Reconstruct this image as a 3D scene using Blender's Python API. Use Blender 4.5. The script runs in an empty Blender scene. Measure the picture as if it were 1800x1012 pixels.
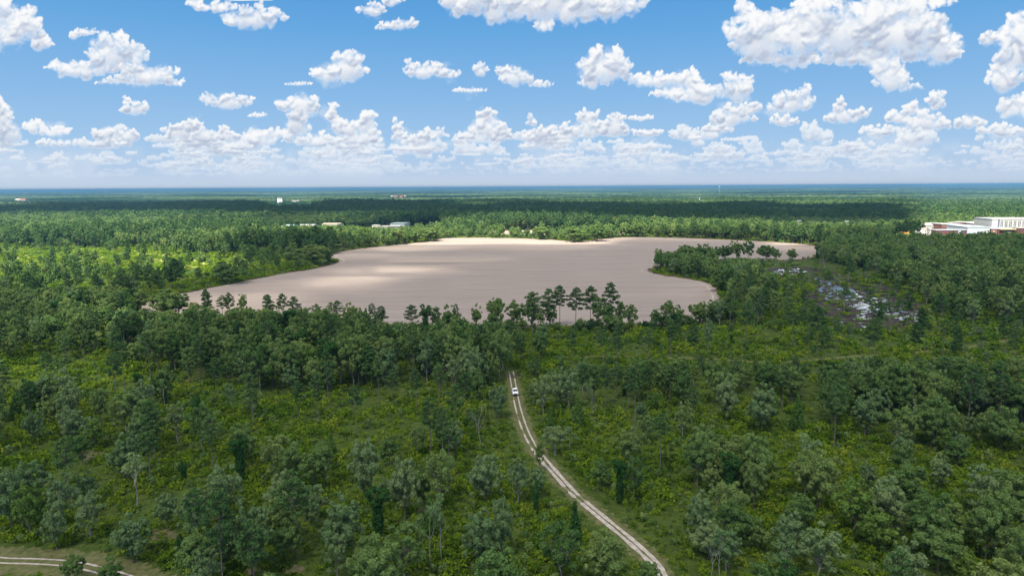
import bpy, bmesh, math, random
import numpy as np
from mathutils import Vector, Matrix

scene = bpy.context.scene
col = scene.collection
PI = math.pi

# ------------------------------------------------------------------ camera
CAM_H = 70.0
W0, H0, FPX = 1800.0, 1012.0, 1200.0
PITCH = math.radians(8.42)
ROLL = math.radians(0.35)
cam_d = bpy.data.cameras.new("camera")
cam = bpy.data.objects.new("camera", cam_d)
col.objects.link(cam)
cam_d.sensor_width = 36.0
cam_d.lens = 36.0 * FPX / W0
cam_d.clip_start = 0.5
cam_d.clip_end = 120000.0
cam.location = (0, 0, CAM_H)
CAM_R = Matrix.Rotation(PI / 2 - PITCH, 3, 'X') @ Matrix.Rotation(-ROLL, 3, 'Z')
cam.rotation_euler = CAM_R.to_euler()
scene.camera = cam
CR = np.array(CAM_R)

def ray(px, py):
    d = CR @ np.array([(px - W0 / 2) / FPX, -(py - H0 / 2) / FPX, -1.0])
    return d / np.linalg.norm(d)

def at(px, py, z=0.0):
    d = ray(px, py)
    t = (z - CAM_H) / d[2]
    return (d[0] * t, d[1] * t, z)

def project(P):
    """world points (n,3) -> photo pixels (n,2) and depth"""
    P = np.asarray(P, float) - np.array([0, 0, CAM_H])
    q = P @ CR
    dep = np.maximum(-q[:, 2], 1e-6)
    return np.stack([W0 / 2 + FPX * q[:, 0] / dep, H0 / 2 - FPX * q[:, 1] / dep], 1), -q[:, 2]

# ------------------------------------------------------------------ light
SUN_EL, SUN_AZ = math.radians(58), math.radians(205)     # azimuth clockwise from +Y: behind the camera, a little left
EXPOSURE = 1.4
SKY_K = 2 ** -EXPOSURE
SUN_STRENGTH = 5.0
sun_dir = Vector((math.sin(SUN_AZ) * math.cos(SUN_EL), math.cos(SUN_AZ) * math.cos(SUN_EL), math.sin(SUN_EL)))
sl = bpy.data.lights.new("sun", 'SUN')
sl.energy = SUN_STRENGTH
sl.angle = math.radians(0.55)
sl.color = (1.0, 0.93, 0.78)
so = bpy.data.objects.new("sun", sl)
so.rotation_euler = sun_dir.to_track_quat('Z', 'Y').to_euler()
so.location = (0, 0, 300)
col.objects.link(so)
scene.view_settings.view_transform = 'Standard'
scene.view_settings.look = 'None'
scene.view_settings.exposure = EXPOSURE
scene.view_settings.gamma = 1.0
scene.view_settings.use_curve_mapping = False
scene.render.engine = 'CYCLES'
cy = scene.cycles
cy.max_bounces = 4
cy.diffuse_bounces = 2
cy.glossy_bounces = 2
cy.transmission_bounces = 2
cy.volume_bounces = 0
cy.transparent_max_bounces = 12
cy.caustics_reflective = False
cy.caustics_refractive = False
cy.use_denoising = True
cy.use_adaptive_sampling = True
cy.adaptive_threshold = 0.01
cy.sample_clamp_indirect = 4.0

# ------------------------------------------------------------------ node helper
class NT:
    def __init__(self, tree):
        self.t = tree; self.n = tree.nodes; self.l = tree.links
    def new(self, typ, **kw):
        nd = self.n.new(typ)
        for k, v in kw.items():
            setattr(nd, k, v)
        return nd
    def put(self, sock, v):
        if isinstance(v, bpy.types.NodeSocket):
            self.l.new(v, sock)
        else:
            sock.default_value = v
    def math(self, op, a, b=None, c=None, clamp=False):
        nd = self.new('ShaderNodeMath', operation=op, use_clamp=clamp)
        self.put(nd.inputs[0], a)
        if b is not None: self.put(nd.inputs[1], b)
        if c is not None: self.put(nd.inputs[2], c)
        return nd.outputs[0]
    def vmath(self, op, a, b=None, c=None):
        nd = self.new('ShaderNodeVectorMath', operation=op)
        self.put(nd.inputs[0], a)
        if b is not None:
            self.put(nd.inputs[3 if op == 'SCALE' else 1], b)
        if c is not None: self.put(nd.inputs[2], c)
        return nd.outputs['Value' if op in ('LENGTH', 'DOT_PRODUCT', 'DISTANCE') else 'Vector']
    def noise(self, vec, scale, detail=3.0, rough=0.5, dist=0.0, dim='3D', color=False):
        nd = self.new('ShaderNodeTexNoise', noise_dimensions=dim)
        self.put(nd.inputs['Vector'], vec)
        nd.inputs['Scale'].default_value = scale
        nd.inputs['Detail'].default_value = detail
        nd.inputs['Roughness'].default_value = rough
        nd.inputs['Distortion'].default_value = dist
        return nd.outputs['Color' if color else 'Fac']
    def voro(self, vec, scale, detail=0.0, rough=0.5, feature='F1', smooth=0.3):
        nd = self.new('ShaderNodeTexVoronoi', feature=feature)
        self.put(nd.inputs['Vector'], vec)
        nd.inputs['Scale'].default_value = scale
        nd.inputs['Detail'].default_value = detail
        nd.inputs['Roughness'].default_value = rough
        if feature == 'SMOOTH_F1': nd.inputs['Smoothness'].default_value = smooth
        return nd.outputs['Distance']
    def range(self, v, a, b, c=0.0, d=1.0, smooth=True):
        nd = self.new('ShaderNodeMapRange')
        nd.interpolation_type = 'SMOOTHSTEP' if smooth else 'LINEAR'
        self.put(nd.inputs['Value'], v)
        for i, x in zip((1, 2, 3, 4), (a, b, c, d)):
            self.put(nd.inputs[i], x)
        return nd.outputs['Result']
    def mix(self, f, a, b, blend='MIX'):
        nd = self.new('ShaderNodeMix', data_type='RGBA', blend_type=blend)
        self.put(nd.inputs[0], f)
        for s, v in ((nd.inputs[6], a), (nd.inputs[7], b)):
            if isinstance(v, tuple) and len(v) == 3: v = v + (1.0,)
            self.put(s, v)
        return nd.outputs[2]
    def ramp(self, f, stops, interp='LINEAR'):
        nd = self.new('ShaderNodeValToRGB')
        cr = nd.color_ramp; cr.interpolation = interp
        while len(cr.elements) < len(stops): cr.elements.new(0.5)
        for e, (p, c) in zip(cr.elements, stops):
            e.position = p; e.color = tuple(c) + (1.0,) if len(c) == 3 else c
        self.put(nd.inputs[0], f)
        return nd.outputs[0]
    def sep(self, v):
        nd = self.new('ShaderNodeSeparateXYZ'); self.put(nd.inputs[0], v); return nd.outputs
    def comb(self, x, y, z=0.0):
        nd = self.new('ShaderNodeCombineXYZ')
        for s, v in zip(nd.inputs, (x, y, z)): self.put(s, v)
        return nd.outputs[0]

def srgb(r, g, b):
    f = lambda c: (c / 255.0 / 12.92) if c <= 10.3 else ((c / 255.0 + 0.055) / 1.055) ** 2.4
    return (f(r), f(g), f(b))

# ------------------------------------------------------------------ world: sky with cumulus
# cloud puffs, as directions: photo position and half-size of each puff (all at infinity)
CLOUDS_HIGH = [
 (25,42,62,36),(-20,50,60,48),(70,72,26,18),
 (148,56,24,8),(130,62,12,8),
 (195,96,50,34),(150,122,68,20),(258,132,58,22),(105,116,30,12),(240,96,20,16),(305,148,22,9),(225,146,60,12),
 (236,192,30,14),(222,178,8,8),
 (405,180,46,14),(365,172,14,9),(452,203,18,5),
 (440,32,60,24),(378,12,42,12),(340,4,20,8),
 (612,120,42,28),(582,130,34,16),(525,148,26,4),
 (652,18,26,14),(690,2,20,11),
 (705,44,36,11),(668,50,12,5),
 (745,126,42,14),(722,116,14,11),(792,131,20,9),
 (845,125,15,12),(905,136,36,17),(884,124,13,12),(948,148,24,7),(826,159,32,5),
 (950,0,172,42),(870,12,84,34),(1000,16,104,32),(1085,8,54,28),(958,50,24,10),
 (1062,124,48,32),(1083,97,9,14),(1052,98,10,10),(1040,146,32,14),(1140,140,50,16),(1212,140,36,17),(1185,162,46,13),(1232,166,56,18),(1292,156,28,26),
 (1335,70,64,46),(1310,25,20,24),(1400,62,76,52),(1480,54,90,54),(1580,60,74,54),(1645,80,42,40),(1385,104,88,18),(1500,106,110,18),(1600,94,88,18),(1440,8,40,26),(1640,4,44,13),(1545,12,46,26),
 (1571,138,34,26),(1602,158,22,9),
 (1395,182,48,24),(1412,158,14,12),
 (1795,92,46,52),(1766,142,36,30),(1805,190,58,24),(1735,72,20,14),(1790,52,22,20)]
CLOUDS_LOW = [
 (529,186,36,25),(520,216,28,26),(586,204,12,18),(608,226,26,18),(488,235,34,10),(560,248,66,12),
 (648,216,22,18),(640,240,36,16),(700,223,10,13),(703,240,20,10),(745,246,22,13),(752,234,6,9),
 (856,206,18,15),(855,229,42,16),(882,240,28,11),(820,240,20,10),
 (934,214,10,14),(950,234,32,12),(1034,206,24,14),(1030,228,56,16),(1080,226,36,18),(1086,206,18,9),(1128,208,24,6),(1140,234,28,9),
 (1288,208,42,17),(1326,190,10,11),(1302,192,36,11),(1262,226,36,10),(1380,214,28,12),
 (1482,206,36,15),(1476,187,10,13),(1510,200,26,11),(1580,208,30,14),(1602,192,22,14),(1646,184,12,22),(1632,215,46,19),(1560,230,56,10),
 (1702,216,36,15),(1762,230,56,14),
 (312,235,32,16),(332,222,20,13),(402,240,26,12),(396,230,13,10),(420,258,30,7),
 (4,200,18,32),(10,236,34,30),(60,222,32,12),(98,232,32,10),(186,236,22,15),(232,240,18,13),(150,252,90,10)]


SKY_STOPS = [(0.0, srgb(200, 216, 235)), (0.05, srgb(186, 209, 235)), (0.12, srgb(164, 201, 236)), (0.24, srgb(140, 188, 233)), (0.42, srgb(106, 170, 226)), (0.56, srgb(84, 155, 219)), (1.0, srgb(36, 100, 185))]

def clear_sky(g, el):
    """colour of the clear air by the tangent of the elevation"""
    return g.ramp(g.math('DIVIDE', g.math('MAXIMUM', el, 0.0), 0.5, clamp=True), SKY_STOPS)

def build_world():
    w = bpy.data.worlds.new("World")
    scene.world = w
    w.use_nodes = True
    g = NT(w.node_tree); g.n.clear()
    out = g.new('ShaderNodeOutputWorld'); bg = g.new('ShaderNodeBackground')
    g.l.new(bg.outputs[0], out.inputs[0])
    bg.inputs['Strength'].default_value = 0.07
    sky = g.new('ShaderNodeTexSky', sky_type='NISHITA')
    sky.sun_disc = False
    sky.sun_elevation = SUN_EL; sky.sun_rotation = SUN_AZ
    sky.air_density = 1.0; sky.dust_density = 0.6; sky.ozone_density = 1.6
    tc = g.new('ShaderNodeTexCoord')
    X, Y, Z = g.sep(tc.outputs['Generated'])
    hor = g.math('SQRT', g.math('ADD', g.math('MULTIPLY', X, X), g.math('MULTIPLY', Y, Y)))
    el = g.math('DIVIDE', Z, g.math('MAXIMUM', hor, 0.05))
    base = g.mix(0.8, sky.outputs[0], g.vmath('SCALE', clear_sky(g, el), 10.0))
    # broken cumulus all round, on a deck seen in perspective
    zz = g.math('ADD', g.math('MAXIMUM', Z, 0.0), 0.06)
    n = g.noise(g.comb(g.math('DIVIDE', X, zz), g.math('DIVIDE', Y, zz), 3.3), 1.7, 4.0, 0.55)
    a = g.math('MULTIPLY', g.range(n, 0.47, 0.58), g.range(Z, 0.0, 0.12))
    res = g.mix(a, base, g.vmath('SCALE', srgb(238, 240, 245), 10.0))
    g.l.new(res, bg.inputs['Color'])
    w.cycles.sampling_method = 'MANUAL'
    w.cycles.sample_map_resolution = 512
build_world()

# ------------------------------------------------------------------ sky: a dome sector far outside everything, its cumulus built from puffs
def smooth(x, a, b):
    t = np.clip((x - a) / (b - a), 0, 1)
    return t * t * (3 - 2 * t)

def value_noise(rng, h, w, cell):
    """smooth noise -1..1 on an (h,w) grid with the given cell size"""
    gh, gw = int(h / cell) + 4, int(w / cell) + 4
    gsrc = rng.uniform(-1, 1, (gh, gw))
    yy = np.arange(h) / cell + rng.uniform(0, 1); xx = np.arange(w) / cell + rng.uniform(0, 1)
    yi = yy.astype(int); xi = xx.astype(int)
    fy = yy - yi; fx = xx - xi
    fy = (fy * fy * (3 - 2 * fy))[:, None]; fx = (fx * fx * (3 - 2 * fx))[None, :]
    a = gsrc[np.ix_(yi, xi)]; b = gsrc[np.ix_(yi, xi + 1)]; c = gsrc[np.ix_(yi + 1, xi)]; d = gsrc[np.ix_(yi + 1, xi + 1)]
    return (a * (1 - fx) + b * fx) * (1 - fy) + (c * (1 - fx) + d * fx) * fy

def fbm(rng, h, w, cell, octs=4, gain=0.55):
    o = np.zeros((h, w)); amp = 1.0; tot = 0
    for k in range(octs):
        o += amp * value_noise(rng, h, w, max(cell, 1.0)); tot += amp
        amp *= gain; cell *= 0.5
    return o / tot

def blur(a, r):
    r = int(max(1, r))
    for ax in (0, 1):
        p = np.pad(a, [(r + 1, r) if k == ax else (0, 0) for k in (0, 1)], mode='edge')
        c = np.cumsum(p, axis=ax)
        n = a.shape[ax]
        a = (np.take(c, range(2 * r + 1, 2 * r + 1 + n), ax) - np.take(c, range(0, n), ax)) / (2 * r + 1)
    return a

def build_sky():
    R = 60000.0
    U0, U1, V0, V1, ST = -1.18 * FPX, 1.18 * FPX, -0.016 * FPX, 0.36 * FPX, 1.25
    nu = int((U1 - U0) / ST) + 1; nv = int((V1 - V0) / ST) + 1
    A = np.zeros((nv, nu)); S = np.ones((nv, nu))           # cover, light; row 0 = lowest
    rng = np.random.default_rng(11)
    NX = fbm(rng, nv, nu, 26, 5, 0.6); NY = fbm(rng, nv, nu, 26, 5, 0.6); ND = fbm(rng, nv, nu, 9, 3, 0.6); NF = fbm(rng, nv, nu, 60, 3)
    def uvp(px, py):
        d = ray(px, py); return d[0] / d[1] * FPX, d[2] / d[1] * FPX
    def draw(puffs, size, base, soft=0.5, dark=0.0, op=1.0, warp=1.0, thinbase=True):
        """puffs: array of x, v, z, r in sky units; composited over what is there"""
        p = np.asarray(puffs)
        m = size * 0.5 + 4
        x0 = int(max(0, ((p[:, 0] - p[:, 3]).min() - m - U0) / ST)); x1 = int(min(nu, ((p[:, 0] + p[:, 3]).max() + m - U0) / ST))
        y0 = int(max(0, ((p[:, 1] - p[:, 3]).min() - m - V0) / ST)); y1 = int(min(nv, ((p[:, 1] + p[:, 3]).max() + m - V0) / ST))
        if x1 - x0 < 2 or y1 - y0 < 2: return
        hh, ww = y1 - y0, x1 - x0
        sl_ = (slice(y0, y1), slice(x0, x1))
        wa = warp * min(size * 0.36, 14.0)
        gx = (U0 + ST * np.arange(x0, x1))[None, :] + NX[sl_] * wa
        gy = (V0 + ST * np.arange(y0, y1))[:, None] + NY[sl_] * wa * 0.8
        Dm = np.full((hh, ww), -1.0); Hm = np.full((hh, ww), -1e3)
        pad = wa / ST + 2
        for x, v, z, r in p:
            a0 = int(max(0, (x - r - U0) / ST - x0 - pad)); a1 = int(min(ww, (x + r - U0) / ST - x0 + pad + 1))
            b0 = int(max(0, (v - r - V0) / ST - y0 - pad)); b1 = int(min(hh, (v + r - V0) / ST - y0 + pad + 1))
            if a1 <= a0 or b1 <= b0: continue
            sx = gx[b0:b1, a0:a1] - x; sy = gy[b0:b1, a0:a1] - v
            q = 1 - (sx * sx + sy * sy) / (r * r)
            np.maximum(Dm[b0:b1, a0:a1], q, out=Dm[b0:b1, a0:a1])
            hgt = z + r * np.sqrt(np.maximum(q, 0)) - 20 * r * (q < 0)
            np.maximum(Hm[b0:b1, a0:a1], hgt, out=Hm[b0:b1, a0:a1])
        D = Dm + (ND[sl_] * 0.55 + NX[sl_] * 0.25) * min(1.0, warp)
        al = smooth(D, 0.0, soft)
        # soft, slightly eaten base
        yy = (V0 + ST * np.arange(y0, y1))[:, None] + 0 * gx
        if thinbase:
            al = al * smooth(yy + NY[sl_] * size * 0.25 + NF[sl_] * size * 0.3, base - size * 0.05, base + size * 0.22)
        Hc = np.where(Hm < -500, np.nan, Hm)
        lo = np.nanmin(Hc) if np.isfinite(Hc).any() else 0
        Hq = np.maximum(Hm, lo); Hs = 0.26 * blur(Hq, 1) + 0.34 * blur(Hq, max(1.0, size * 0.05 / ST)) + 0.40 * blur(blur(Hq, max(1.0, size * 0.12 / ST)), max(1.0, size * 0.12 / ST))
        gy_, gx_ = np.gradient(Hs, ST)
        gx_ = np.clip(gx_, -2.0, 2.0); gy_ = np.clip(gy_, -2.0, 2.0)
        nz = 1 / np.sqrt(1 + gx_ ** 2 + gy_ ** 2)
        lam = (-gx_ * nz) * (-0.22) + (-gy_ * nz) * 0.62 + nz * 0.75
        lam = np.clip(lam, -0.2, 1.0)
        # light eaten on its way down through the cloud
        bl = blur(blur(al, max(1, size * 0.14 / ST)), max(1, size * 0.14 / ST)); T = np.zeros_like(bl); step = max(1, int(size * 0.13 / ST))
        for k in range(1, 7):
            sh = np.zeros_like(bl)
            if k * step < hh: sh[:hh - k * step] = bl[k * step:]
            T += sh
        big = np.exp(-0.24 * np.maximum(T - 1.2, 0))
        # the thin lower fringe glows again
        fringe = 1 - smooth(blur(Dm.clip(0, 1), max(1, size * 0.05 / ST)), 0.1, 0.55)
        sh = 0.78 + 0.17 * (lam - 0.72) / 0.28 + 0.66 * (big - 0.55) + 0.22 * fringe + 0.10 * NX[sl_] + 0.04 * ND[sl_] - dark
        sh = np.clip(sh, 0, 1)
        al = al * op
        S[sl_] = S[sl_] * (1 - al) + sh * al
        A[sl_] = A[sl_] * (1 - al) + al
    def puff_tree(blobs, rnd, n1=9, n2=5, n3=2):
        """blobs: x, v, rx, ry -> puffs of three generations bulging up and out"""
        o = []
        for (x, v, rx, ry) in blobs:
            o.append((x, v, 0.0, min(rx, ry) * 0.92))
            if rx > ry * 1.3:
                k = int(rx / ry * 1.6)
                for i in range(k):
                    t = (i + 0.5) / k * 2 - 1
                    o.append((x + t * (rx - ry * 0.75), v, 0.0, ry * (0.95 - 0.35 * abs(t))))
            m = max(3, int(n1 * math.sqrt(max(rx / ry, 1))))
            for i in range(m):
                th = rnd.uniform(-0.25 * PI, 1.25 * PI)
                rr = rnd.uniform(0.45, 0.95)
                cx, cv = x + math.cos(th) * rx * rr, v + math.sin(th) * ry * rr * (1 if math.sin(th) > 0 else 0.7)
                cz = ry * math.sqrt(max(0, 1 - rr * rr)) * 0.9
                r1 = ry * rnd.uniform(0.24, 0.46)
                if th < 0 or th > PI: r1 *= 0.75
                o.append((cx, cv, cz, r1))
                for j in range(n2):
                    ph = rnd.uniform(-0.1 * PI, 1.1 * PI); q = rnd.uniform(0.3, 0.95)
                    dx, dv = math.cos(ph) * r1 * q, math.sin(ph) * r1 * q
                    dz = r1 * math.sqrt(max(0, 1 - q * q))
                    r2 = r1 * rnd.uniform(0.32, 0.55)
                    o.append((cx + dx, cv + dv, cz + dz, r2))
                    for l in range(n3):
                        a3 = rnd.uniform(0, 2 * PI); b3 = rnd.uniform(0.2, 0.95)
                        o.append((cx + dx + math.cos(a3) * r2 * b3, cv + dv + math.sin(a3) * r2 * b3, cz + dz + r2 * math.sqrt(1 - b3 * b3), r2 * rnd.uniform(0.35, 0.6)))
        return o
    rnd = random.Random(5)
    # far decks in perspective: clouds of the same kind out to 70 km
    far = []
    def NFR(x, v):
        return NF[min(nv - 1, max(0, int((v - V0) / ST))), min(nu - 1, max(0, int((x - U0) / ST)))]
    for i in range(6500):
        d = 9.0 * (62.0 / 9.0) ** math.sqrt(rnd.random())
        xk = rnd.uniform(-1.25, 1.25) * d
        wk = 0.12 + 0.55 * rnd.random() ** 2.2; hk = (0.10 + 0.24 * rnd.random() ** 1.4) * (0.6 + 0.9 * wk)
        far.append((d, xk, wk, hk))
    far.sort(reverse=True)
    for (d, xk, wk, hk) in far:
        Hb = 1.05
        x, v = xk / d * FPX, Hb / d * FPX
        rx, ry = wk / d * FPX, hk / d * FPX * 0.8
        if v > 95: continue
        keep = 0.50 if v < 42 else (0.42 if v < 62 else (0.20 if v < 80 else 0.06))
        if NFR(x, v) < -0.05: keep *= 0.3
        if rnd.random() > keep or ry < 0.5: continue
        bl = [(x, v + ry * 0.6, rx, ry * 0.8)]
        for k in range(rnd.randint(1, 3)):
            bl.append((x + rnd.uniform(-0.8, 0.8) * rx, v + ry * rnd.uniform(0.6, 1.3), rx * rnd.uniform(0.3, 0.6), ry * rnd.uniform(0.5, 0.95)))
        n1, n2, n3 = (6, 3, 1) if ry > 7 else ((5, 2, 0) if ry > 3 else (3, 0, 0))
        hz = min(1.0, max(0.0, (d - 10) / 45.0))
        draw(puff_tree(bl, rnd, n1, n2, n3), max(ry * 1.6, 2.5), v, soft=0.7, dark=0.10 - 0.05 * hz, op=0.85 - 0.6 * hz, warp=0.8)
    def group(blobs):
        """neighbouring blobs form one cloud"""
        bl = []
        for (px, py, rx, ry) in blobs:
            x, v = uvp(px, py); bl.append((x, v, rx, ry))
        left = list(range(len(bl))); out = []
        while left:
            cur = [left.pop(0)]; grown = True
            while grown:
                grown = False
                for j in list(left):
                    if any(abs(bl[i][0] - bl[j][0]) < (bl[i][2] + bl[j][2]) * 0.85 and abs(bl[i][1] - bl[j][1]) < (bl[i][3] + bl[j][3]) * 0.85 for i in cur):
                        cur.append(j); left.remove(j); grown = True
            out.append([bl[i] for i in cur])
        return out
    for blobs, n in ((CLOUDS_LOW, (9, 4, 2)), (CLOUDS_HIGH, (11, 5, 3))):
        gs = group(blobs)
        gs.sort(key=lambda c: min(b[1] - b[3] for b in c))
        for c in gs:
            size = max(b[3] for b in c)
            base = min(b[1] - b[3] for b in c)
            lowc = blobs is CLOUDS_LOW
            draw(puff_tree(c, rnd, *n), size, base, soft=0.85 if lowc else 1.1, dark=0.04 if lowc else 0.0, op=0.96 if lowc else 1.0, warp=1.0)
    # thin pale veil over the far decks
    vv0 = (V0 + ST * np.arange(nv))[:, None]
    VE = smooth(fbm(rng, nv, nu, 70, 5, 0.6) + 0.15, -0.1, 0.5) * smooth(vv0, 8, 24) * (1 - smooth(vv0, 44, 84)) * 0.42
    S = S * (1 - VE * (1 - A)) + 0.75 * VE * (1 - A); A = A + VE * (1 - A)
    # wisps round the clouds
    A_w = smooth(fbm(rng, nv, nu, 34, 5, 0.62) * 0.6 + blur(A, 14) * 0.9, 0.42, 0.75) * 0.35
    vv = (V0 + ST * np.arange(nv))[:, None]
    A_w = A_w * smooth(vv, 30, 90)
    S = S * (1 - A_w * (1 - A)) + 0.7 * A_w * (1 - A)
    A = A + A_w * (1 - A)
    S = blur(S, 1) * 0.5 + S * 0.5
    # mesh
    uu = (U0 + ST * np.arange(nu)) / FPX; vv = (V0 + ST * np.arange(nv)) / FPX
    UU, VV = np.meshgrid(uu, vv)
    nrm = R / np.sqrt(1 + UU ** 2)
    co = np.stack([UU * nrm, nrm, CAM_H + VV * nrm], -1).reshape(-1, 3)
    idx = np.arange(nu * nv).reshape(nv, nu)
    quads = np.stack([idx[:-1, :-1], idx[:-1, 1:], idx[1:, 1:], idx[1:, :-1]], -1).reshape(-1, 4)
    me = mesh_np("sky", co, quads)
    edge = smooth(np.minimum(UU - uu[0], uu[-1] - UU), 0.0, 0.08) * smooth(vv[-1] - VV, 0.0, 0.04)
    for nm, arr in (("cover", A * edge), ("light", S)):
        at_ = me.attributes.new(nm, 'FLOAT', 'POINT'); at_.data.foreach_set('value', arr.astype(np.float32).ravel())
    m = bpy.data.materials.new("sky_air_and_cumulus"); m.use_nodes = True
    g = NT(m.node_tree); g.n.clear()
    out = g.new('ShaderNodeOutputMaterial'); em = g.new('ShaderNodeEmission'); g.l.new(em.outputs[0], out.inputs[0])
    geo = g.new('ShaderNodeNewGeometry')
    X, Y, Z = g.sep(geo.outputs['Position'])
    el = g.math('DIVIDE', g.math('SUBTRACT', Z, CAM_H), R)
    air = clear_sky(g, el)
    a = g.new('ShaderNodeAttribute', attribute_name="cover").outputs['Fac']
    l = g.new('ShaderNodeAttribute', attribute_name="light").outputs['Fac']
    cc = g.ramp(l, [(0.0, srgb(168, 181, 206)), (0.3, srgb(192, 202, 220)), (0.6, srgb(226, 231, 240)), (0.8, srgb(246, 248, 250)), (1.0, srgb(253, 253, 254))])
    # air light in front of the farther clouds
    cc = g.mix(g.range(el, 0.0, 0.085, 0.62, 0.0), cc, srgb(190, 212, 238))
    c = g.mix(a, air, cc)
    c = g.mix(g.range(el, 0.0, 0.022, 0.6, 0.0), c, srgb(204, 219, 237))
    g.l.new(c, em.inputs[0]); em.inputs[1].default_value = SKY_K
    m.cycles.emission_sampling = 'NONE'
    me.materials.append(m)
    o = bpy.data.objects.new("sky", me); col.objects.link(o)
    o["kind"] = "structure"

def mesh_np(name, co, faces, k=None):
    """mesh from arrays; faces (n,3|4)"""
    me = bpy.data.meshes.new(name)
    co = np.ascontiguousarray(co, np.float32); faces = np.ascontiguousarray(faces, np.int32)
    n, k = faces.shape
    me.vertices.add(len(co)); me.vertices.foreach_set('co', co.ravel())
    me.loops.add(n * k); me.loops.foreach_set('vertex_index', faces.ravel())
    me.polygons.add(n); me.polygons.foreach_set('loop_start', np.arange(0, n * k, k, dtype=np.int32))
    me.polygons.foreach_set('loop_total', np.full(n, k, np.int32))
    me.update(calc_edges=True)
    return me

build_sky()
# ------------------------------------------------------------------ layout helpers
def inside(poly, U, V):
    """even-odd test of points in a polygon"""
    U = np.asarray(U, float); V = np.asarray(V, float)
    r = np.zeros(U.shape, bool)
    n = len(poly)
    for i in range(n):
        x0, y0 = poly[i]; x1, y1 = poly[(i + 1) % n]
        if y0 == y1: continue
        c = (V >= min(y0, y1)) & (V < max(y0, y1))
        xi = x0 + (V - y0) / (y1 - y0) * (x1 - x0)
        r ^= c & (U < xi)
    return r

def spline(pts, closed=False, k=6):
    P = np.array(pts, float); n = len(P); out = []
    rng_ = range(n if closed else n - 1)
    for i in rng_:
        p0, p1, p2, p3 = (P[(i - 1) % n], P[i], P[(i + 1) % n], P[(i + 2) % n]) if closed else (P[max(i - 1, 0)], P[i], P[i + 1], P[min(i + 2, n - 1)])
        for j in range(k):
            t = j / k
            out.append(0.5 * (2 * p1 + (p2 - p0) * t + (2 * p0 - 5 * p1 + 4 * p2 - p3) * t * t + (3 * p1 - p0 - 3 * p2 + p3) * t ** 3))
    if not closed: out.append(P[-1])
    return np.array(out)

def G(pts):
    """photo pixels of ground points -> ground x, y"""
    return [at(x, y)[:2] for x, y in pts]

def tag(o, label=None, cat=None, group=None, kind=None):
    if label: o["label"] = label
    if cat: o["category"] = cat
    if group: o["group"] = group
    if kind: o["kind"] = kind
    return o

def link(name, me, mat=None, parent=None, loc=None):
    o = bpy.data.objects.new(name, me)
    if mat is not None:
        me.materials.append(mat)
    if parent is not None: o.parent = parent
    if loc is not None: o.location = loc
    col.objects.link(o)
    return o

def material(name, rough=0.9, spec=0.2):
    m = bpy.data.materials.new(name); m.use_nodes = True
    g = NT(m.node_tree)
    b = g.n['Principled BSDF']
    b.inputs['Roughness'].default_value = rough
    b.inputs['Specular IOR Level'].default_value = spec
    return m, g, b

def plain(name, c, rough=0.6, spec=0.3, metal=0.0, var=0.08, scale=0.6):
    """painted or built surface: colour with a little weathering"""
    m, g, b = material(name, rough, spec)
    geo = g.new('ShaderNodeNewGeometry')
    n = g.noise(geo.outputs['Position'], scale, 4.0, 0.6)
    k = g.range(n, 0.3, 0.7, 1 - var, 1 + var)
    g.l.new(g.vmath('SCALE', tuple(c), k), b.inputs['Base Color'])
    b.inputs['Metallic'].default_value = metal
    return m

def sheet(name, pts, z, mat, kind="structure", cell=None):
    bm = bmesh.new()
    vs = [bm.verts.new((x, y, z)) for x, y in pts]
    f = bm.faces.new(vs)
    if f.normal.z < 0: f.normal_flip()
    bm.normal_update()
    if f.normal.z < 0: bmesh.ops.reverse_faces(bm, faces=[f])
    bmesh.ops.triangulate(bm, faces=bm.faces[:])
    me = bpy.data.meshes.new(name); bm.to_mesh(me); bm.free()
    o = link(name, me, mat)
    if kind: o["kind"] = kind
    return o

def ribbon_mesh(name, pts, widths, z):
    P = np.array(pts, float); n = len(P)
    T = np.gradient(P, axis=0); T /= np.linalg.norm(T, axis=1)[:, None]
    N = np.stack([-T[:, 1], T[:, 0]], 1)
    w = (np.array(widths) if np.ndim(widths) else np.full(n, widths))[:, None] / 2
    L, Rr = P + N * w, P - N * w
    co = np.zeros((2 * n, 3)); co[0::2, :2] = L; co[1::2, :2] = Rr; co[:, 2] = z
    f = np.array([[2 * i, 2 * i + 1, 2 * i + 3, 2 * i + 2] for i in range(n - 1)])
    return mesh_np(name, co, f)

# ------------------------------------------------------------------ outlines (photo pixels of ground points)
FIELD = [(248,540),(262,530),(290,522),(330,514),(380,504),(440,492),(500,481),(550,473),(585,465),(596,460),(594,456),(583,452),(588,447),(610,441),(650,435.5),(700,430),(750,425),(772,423.5),(770,421),(790,418.5),(850,418),(920,419.5),(970,421.5),(1005,424.5),(1030,424),(1060,420.5),(1090,417.8),(1130,417),(1200,418.5),(1300,422.5),(1380,427),(1420,430.5),(1442,436),(1450,443),(1436,450),(1400,456),(1340,458),(1280,460),(1220,460),(1180,466),(1150,471),(1138,474),(1142,478),(1160,483),(1200,489),(1235,495),(1254,503),(1260,512),(1266,521),(1262,536),(1240,560),(1180,569),(1100,571),(1000,572),(900,575),(800,580),(740,580),(640,574),(560,569),(450,563),(350,556),(270,549)]
MARSH = [(1335,470),(1400,464),(1480,474),(1540,490),(1600,515),(1645,545),(1640,580),(1560,597),(1480,585),(1420,560),(1370,530),(1345,500)]
MUD = [(1345,474),(1400,468),(1450,474),(1520,492),(1580,510),(1625,538),(1630,565),(1580,585),(1500,582),(1440,558),(1400,530),(1420,505),(1370,488)]
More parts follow.
